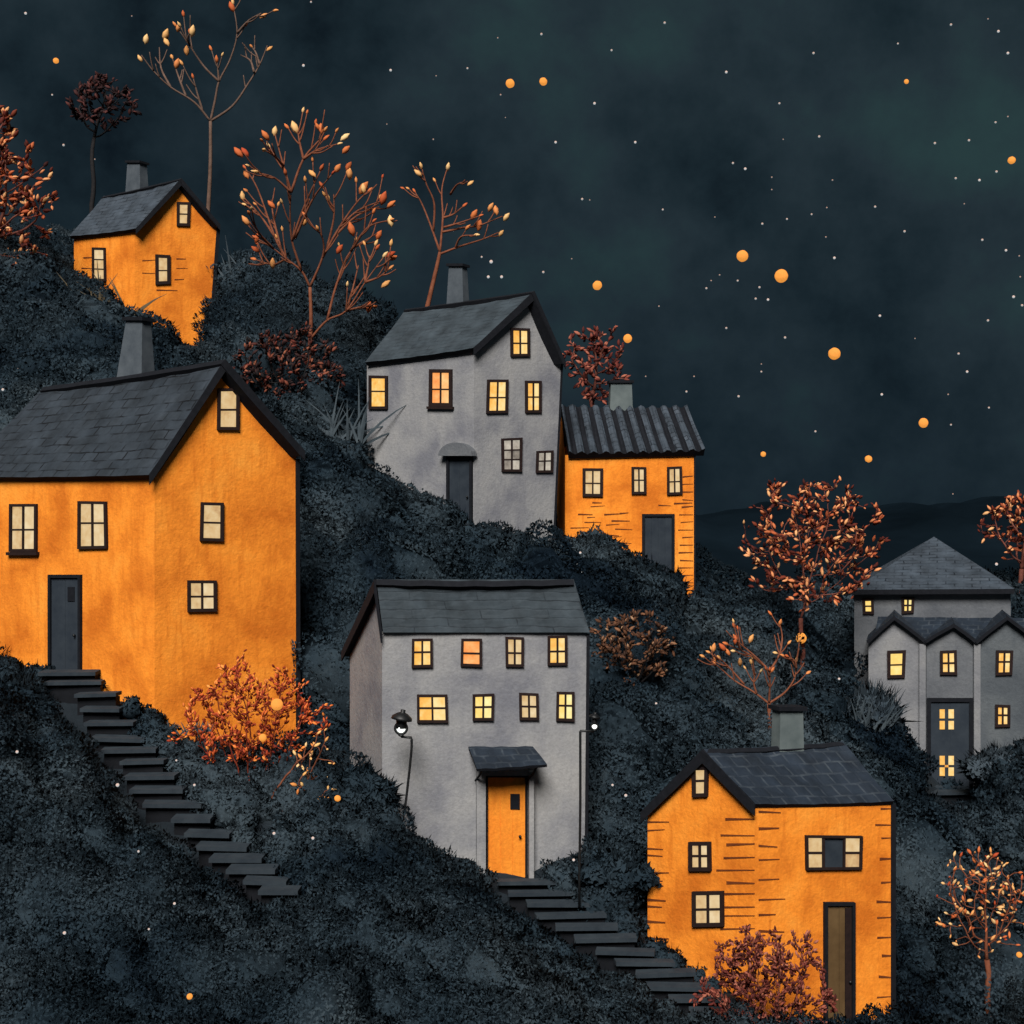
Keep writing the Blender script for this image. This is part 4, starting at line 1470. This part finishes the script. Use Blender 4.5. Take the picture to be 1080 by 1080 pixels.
colonised('autumn_tree', 'red tree cut by the right frame edge above the villa', 'tree', 52, (1077, 668), (1076, 600), (1080, 558, 41, 42), 'bark_red', 'leaf_rose', 5, 160, 8, 380, seed=14)
colonised('autumn_tree', 'slender young tree at the lower right corner with copper branches', 'tree', 29.6, (1045, 1085), (1040, 1012), (1036, 950, 46, 54), 'bark_copper', 'leaf_amber', 5.5, 340, 7.5, 170, seed=15, squash=.4, thin=.7)
# bushes
colonised('red_bush', 'fiery red bush against the large orange house wall', 'bush', 31.6, (270, 866), (270, 800), (264, 757, 70, 58), 'bark_fire', 'leaf_fire', 9, 800, 6, 1700, stems=11, seed=21, thin=.5, depth=.55)
colonised('red_bush', 'dark red bush before the door side of the lower right orange house', 'bush', 27.7, (815, 1110), (815, 1060), (808, 1050, 66, 68), 'bark_red', 'leaf_red', 8, 850, 6.5, 2800, stems=11, seed=22, thin=.5, depth=.55)
colonised('red_bush', 'dull rust bush on the slope right of the square grey house', 'bush', 39.1, (668, 726), (668, 715), (668, 682, 44, 38), 'twig_dark', 'leaf_rust', 5, 320, 7.5, 800, stems=5, seed=23)
colonised('red_bush', 'dark bush with red leaves at the foot of the fan shaped tree', 'bush', 49.3, (302, 434), (300, 420), (304, 388, 58, 43), 'twig_dark', 'leaf_maroon', 5, 380, 7.5, 1000, stems=6, seed=24)
colonised('red_bush', 'loose low bush with pale buds right of the fiery red bush', 'bush', 30.8, (285, 866), (300, 840), (330, 808, 26, 42), 'bark_copper', 'leaf_gold', 4, 60, 8, 38, stems=3, seed=25)

# ------------------------------------------------------------------ stairs
def stair(label, steps, rise_px, d0, d1, name='stone_stair', th=.085):
    n = len(steps)
    base = at((steps[-1][0] + steps[-1][1]) / 2, steps[-1][2], d1)
    root = thing(name, base, label, 'stairs')
    for k, (x0, x1, y) in enumerate(steps):
        d = d0 + (d1 - d0) * k / (n - 1)
        dp = (d0 - d1) / (n - 1)
        a, b = at(x0, y, d), at(x1, y, d)
        mb = MB()
        back = Vector((random.uniform(-.05, .05), dp - .02, random.uniform(-.01, .03)))
        t = Vector((0, 0, th))
        wob = Vector((0, random.uniform(-.06, .06), random.uniform(-.03, .03)))
        mb.hexa([a, b + wob, b + back + wob, a + back], [a + t, b + t + wob, b + back + t + wob, a + back + t])
        st = mb.build('step', M['tread'], root, base)
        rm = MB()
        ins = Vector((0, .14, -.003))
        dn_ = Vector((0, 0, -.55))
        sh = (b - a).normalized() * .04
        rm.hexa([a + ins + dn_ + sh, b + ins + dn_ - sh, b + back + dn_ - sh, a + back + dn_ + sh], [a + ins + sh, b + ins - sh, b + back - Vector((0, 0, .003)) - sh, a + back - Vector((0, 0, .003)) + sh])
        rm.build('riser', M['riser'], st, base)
    return root


stair('long stone stair winding down from the large orange house door',
      STEPS_A, 10, 34.5, 27.4)
stair('lower stone steps between the square grey house and lower right orange house',
      STEPS_B, 8, 31.7, 28.3)
stair('two short steps below the dark double door of the villa', [(978, 1026, 832), (972, 1024, 839)], 6, 43.6, 43.1)

# ------------------------------------------------------------------ lamps
mw_, nt, b = mat('lamp_glass_light')
b.inputs['Emission Color'].default_value = (.95, 1, .93, 1); b.inputs['Emission Strength'].default_value = 2.2
M['bulb'] = mw_


def lamp(label, d, pole, ring, rr, hood):
    base = at(*pole[0], d)
    root = thing('street_lamp', base, label, 'lamp')
    s = d / F
    p = MB()
    pts = [at(px, py, d) for px, py in pole]
    p.tube([pts[0] - Vector((0, 0, .6))] + curve(pts[:-1], 5) + [pts[-1]], 1.35 * s, 8)
    p.build('pole', M['iron'], root, base, True)
    c = at(*ring, d - .02)
    g = MB()
    R = rr * s
    ringp = [c + Vector((math.sin(2 * math.pi * k / 20) * R, 0, math.cos(2 * math.pi * k / 20) * R)) for k in range(21)]
    g.tube(ringp, R * .24, 7)
    g.lathe(c - Vector((0, 0, R * 1.45)), [(R * .2, 0), (R * .5, R * .2), (R * .42, R * .38), (.002, R * .4)], 10)
    lt = g.build('lantern', M['iron'], root, base, True)
    bl = MB(); bl.ball(c, R * .76)
    bl.build('bulb', M['bulb'], lt, base, True)
    hd = MB()
    hx0, hx1, hy0, hy1 = hood
    w = (hx1 - hx0) / 2 * s
    h = (hy1 - hy0) * s
    hd.lathe(at((hx0 + hx1) / 2, hy1, d), [(w * .45, -.02), (w, 0), (w * .95, h * .25), (w * .5, h * .6), (w * .22, h * .72), (w * .25, h * .95), (.002, h)], 12, 0, (.18, 0, 1))
    hd.lathe(at((hx0 + hx1) / 2 - .0, hy1 + (ring[1] - rr - hy1) * .5 + 3, d), [(w * .5, -.1), (w * .5, .1)], 10)
    hd.build('hood', M['iron'], lt, base, True)
    return root
lamp('curved black street lamp before the left windows of the square grey house', 31.0, [(418, 884), (426, 858), (431, 820), (434, 790), (434, 778), (423, 777)], (423, 768), 6.2, (412, 435, 748, 759))
lamp('straight black street lamp at the right edge of the square grey house', 31.0, [(611, 928), (612, 850), (612, 780), (612, 771), (626, 771)], (627, 766), 3.6, (621, 633, 751, 757))

# ------------------------------------------------------------------ glowing orbs and stars
def orb_mat(name, c, st):
    m, nt, b = mat(name)
    n = noise(nt, 9, 3)
    r = ramp(nt, [(.3, tuple(x * .7 for x in c) + (1,)), (.7, c + (1,))])
    nt.links.new(n.outputs['Fac'], r.inputs[0])
    nt.links.new(r.outputs[0], b.inputs['Emission Color'])
    b.inputs['Base Color'].default_value = (.3, .1, .02, 1)
    b.inputs['Emission Strength'].default_value = st
    return m
M['orb'] = orb_mat('orange_glow', (.95, .36, .06), .9)
M['star'] = orb_mat('white_star_glow', (.62, .70, .72), .75)
M['star_dim'] = orb_mat('dim_star_glow', (.24, .30, .32), .7)


def lump_ball(name, r, seed, mtl):
    rg = np.random.default_rng(seed)
    v, f = ico(3)
    v = v * (1 + .03 * np.sin(v[:, :1] * 6 + seed) * np.sin(v[:, 1:2] * 5)) * r
    me = bpy.data.meshes.new(name)
    me.from_pydata(v.tolist(), [], f.tolist())
    me.polygons.foreach_set('use_smooth', [True] * len(f))
    me.materials.append(mtl)
    return me
ob_mesh = lump_ball('glowing_orb', 1, 3, M['orb'])
OG = 'orange orbs floating in the night air'
for px, py, rr, d, lb in (
        (824, 291, 7, 47, 'largest orange glowing orb floating in the open night sky'),
        (783, 270, 6, 48, 'orange orb floating just up and left of the largest orb'),
        (880, 373, 6.2, 48, 'orange orb floating alone above the round red tree'),
        (974, 446, 5, 50, 'orange orb hanging high above the peak of the villa roof'),
        (916, 484, 3.8, 50, 'small orange orb just above the right side of the round red tree'),
        (805, 479, 2.8, 52, 'tiny reddish orb up and left of the round red tree'),
        (630, 301, 5, 52, 'orange orb above the compact red tree beside the tall grey house'),
        (662, 357, 4.6, 51, 'orange orb at the right rim of the compact red tree'),
        (538, 88, 4.6, 56, 'orange orb on the left of the top pair in the sky'),
        (573, 86, 4.2, 56, 'orange orb on the right of the top pair in the sky'),
        (1067, 169, 4, 54, 'orange orb near the right frame edge in the upper sky'),
        (956, 86, 2.5, 56, 'small yellowish orb among stars in the upper right sky'),
        (59, 64, 3, 58, 'small orange orb in the upper left sky above the dark tree'),
        (494, 600, 3.4, 43, 'small orange orb just above the roof of the square grey house'),
        (845, 673, 5.5, 43.7, 'red orange orb on the trunk of the round red tree'),
        (292, 743, 6.2, 30.4, 'orange orb glowing among the fiery red bush twigs'),
        (277, 778, 4, 30.2, 'small pale orb low in the fiery red bush'),
        (1066, 860, 3.5, 38, 'small orange orb over the slope below the villa'),
        (1075, 1007, 3, 29, 'tiny orange orb right of the slender young tree'),
        (200, 1051, 3.2, 20, 'small orange orb low over the front slope of brush'),
        (356, 842, 3.4, 30.5, 'small pink orb left of the tall dark bush')):
    o = bpy.data.objects.new('glowing_orb', ob_mesh)
    s = rr * d / F
    o.location = at(px, py, d); o.scale = (s, s * .95, s * 1.02); o.rotation_euler = (px, py, 0)
    COL.objects.link(o)
    tag(o, lb, 'orb', OG)

STARS = [(27, 14, 2), (139, 17, 1), (320, 69, 2), (55, 100, 1.4), (67, 153, 1.8), (100, 168, 1), (328, 2, 1.5), (457, 147, 1.2), (586, 150, 1.9), (670, 150, 1.9), (614, 210, 1.8), (622, 211, 1), (573, 287, 1.8),
         (515, 292, 2.2), (529, 292, 2.2), (518, 276, 2.6), (508, 271, 1.5), (603, 273, 1), (695, 323, 1.2), (681, 397, 1.1), (571, 36, 1.8), (525, 40, 1.1), (412, 74, 1.9), (460, 80, 1), (493, 72, 1.5), (528, 100, 1.3),
         (627, 109, 2), (645, 53, 1.6), (701, 24, 1.8), (699, 221, 1.5), (754, 229, 1), (408, 131, .9), (533, 124, .8),
         (766, 76, 2), (858, 56, 1.8), (822, 109, 1.6), (947, 46, 1.4), (1003, 26, 1.8), (1053, 33, 2), (1063, 56, 2), (1042, 20, 1.1), (864, 144, 1.8), (773, 172, 1.7), (786, 178, 2), (826, 147, 1), (814, 187, 1.2), (814, 200, 1.1),
         (878, 190, 1.2), (986, 151, 1.8), (1022, 148, 1.8), (1050, 129, 1.6), (1063, 123, 1.2), (1008, 188, 1.7), (1033, 190, 1.9), (1051, 181, 1.8), (1017, 215, 1), (923, 218, 1.7), (954, 244, 1.8), (1036, 253, 1.8), (1061, 264, 1.9),
         (1069, 313, 2.1), (1078, 322, 1.8), (1075, 270, 1.2), (1076, 292, 1.2), (880, 272, 2), (759, 290, 1.2), (804, 236, 1.7), (830, 231, 1.5), (856, 226, 1.4), (872, 219, 1.2), (871, 250, 1.2), (750, 296, 1.1), (745, 304, 1.6), (778, 296, 1.5),
         (801, 303, 1.7), (797, 315, 1.7), (810, 316, 1.9), (928, 333, 1.9), (1042, 338, 1.8), (766, 346, 1.6), (828, 356, 1.8), (965, 357, 1), (1011, 373, 1.7), (1020, 392, 1.9), (930, 416, 1.9), (1000, 416, 1.2), (779, 418, 1.8), (803, 392, 1.4),
         (803, 384, 1), (732, 397, 1.2), (724, 413, 1.6), (860, 455, 1.6), (1043, 430, 1.5), (1003, 448, 1.4), (758, 614, 1.1), (1005, 521, 1)]
st_mesh = lump_ball('star', 1, 5, M['star'])
st_dim = lump_ball('star', 1, 6, M['star_dim'])
M['star_mid'] = orb_mat('soft_star_glow', (.42, .50, .52), .75)
st_mid = lump_ball('star', 1, 7, M['star_mid'])
for px, py, rr in STARS:
    d = 420
    o = bpy.data.objects.new('star', st_mesh if rr > 1.85 else st_mid if rr > 1.35 else st_dim)
    s = rr * .68 * d / F
    o.location = at(px, py, d); o.scale = (s, s, s)
    COL.objects.link(o)
    tag(o, 'tiny white star in the dark night sky', 'star', 'stars scattered over the night sky')
# white specks over the slopes
for px, py, rr, d in ((18, 793, 2, 27), (124, 828, 2.4, 27), (205, 828, 1.7, 30), (186, 802, 1.3, 31), (146, 898, 1.6, 26), (184, 953, 1.8, 24), (68, 984, 2.2, 22), (157, 980, 1.4, 23), (289, 879, 2, 27.5), (330, 884, 2, 28), (19, 390, 2.4, 46),
                      (3, 411, 1.8, 45), (428, 894, 2.3, 30), (440, 901, 1.4, 30), (424, 908, 1.4, 30), (404, 601, 1.4, 42), (612, 583, 1.6, 43), (609, 596, 1.8, 43), (614, 603, 1.2, 43), (692, 742, 1.5, 38), (731, 754, 2, 38), (646, 828, 1.6, 33), (660, 839, 2, 33),
                      (605, 907, 1.8, 30.5), (885, 716, 1.6, 42), (1051, 595, 1.9, 46)):
    o = bpy.data.objects.new('white_speck', st_mesh)
    s = rr * .78 * d / F
    o.location = at(px, py, d); o.scale = (s, s, s)
    COL.objects.link(o)
    tag(o, 'tiny white speck floating over the dark slopes', 'speck', 'white specks floating over the hillside')

# ------------------------------------------------------------------ night sky and light
w = bpy.data.worlds.new("World")
scene.world = w
w.use_nodes = True
nt = w.node_tree
bg = nt.nodes['Background']
tc = nt.nodes.new('ShaderNodeTexCoord')
n1 = noise(nt, 4.6, 9, .6, vec=tc.outputs['Generated'], dist=0)
r1 = ramp(nt, [(.36, lin((12, 21, 28))), (.45, lin((24, 36, 43))), (.54, lin((33, 45, 52))), (.66, lin((37, 56, 59)))])
nt.links.new(n1.outputs['Fac'], r1.inputs[0])
sx = nt.nodes.new('ShaderNodeSeparateXYZ')
nt.links.new(tc.outputs['Generated'], sx.inputs[0])
nb = noise(nt, 3.1, 5, .55, vec=tc.outputs['Generated'])
el_ = nt.nodes.new('ShaderNodeMath'); el_.operation = 'MULTIPLY_ADD'
el_.inputs[1].default_value = .34
lr_ = nt.nodes.new('ShaderNodeMath'); lr_.operation = 'MULTIPLY_ADD'
lr_.inputs[1].default_value = .28
nt.links.new(sx.outputs['X'], lr_.inputs[0]); nt.links.new(sx.outputs['Z'], lr_.inputs[2])
nt.links.new(nb.outputs['Fac'], el_.inputs[0]); nt.links.new(lr_.outputs[0], el_.inputs[2])
r2 = ramp(nt, [(.12, (.36, .42, .48)), (.24, (.72, .76, .80)), (.38, (1, 1, 1)), (.6, (1.12, 1.12, 1.08))])
nt.links.new(el_.outputs[0], r2.inputs[0])
mu = nt.nodes.new('ShaderNodeMix'); mu.data_type = 'RGBA'; mu.blend_type = 'MULTIPLY'
mu.inputs[0].default_value = 1
nt.links.new(r1.outputs[0], mu.inputs[6]); nt.links.new(r2.outputs[0], mu.inputs[7])
nt.links.new(mu.outputs[2], bg.inputs['Color'])
bg.inputs['Strength'].default_value = 1.0

sun = bpy.data.lights.new('moon_light', 'SUN')
sun.energy = 5.0
sun.angle = math.radians(26)
sun.color = (1, .965, .92)
so = bpy.data.objects.new('moon_light', sun)
el, az = math.radians(44), math.radians(-9)     # from behind the viewer, a little to the left
dirv = Vector((-math.sin(az) * math.cos(el), math.cos(az) * math.cos(el), -math.sin(el)))
so.rotation_euler = dirv.to_track_quat('-Z', 'Y').to_euler()
COL.objects.link(so)

scene.view_settings.view_transform = 'Standard'
scene.view_settings.look = 'None'
scene.view_settings.exposure = 0.08
scene.view_settings.gamma = 1
scene.cycles.max_bounces = 5
scene.cycles.use_denoising = True
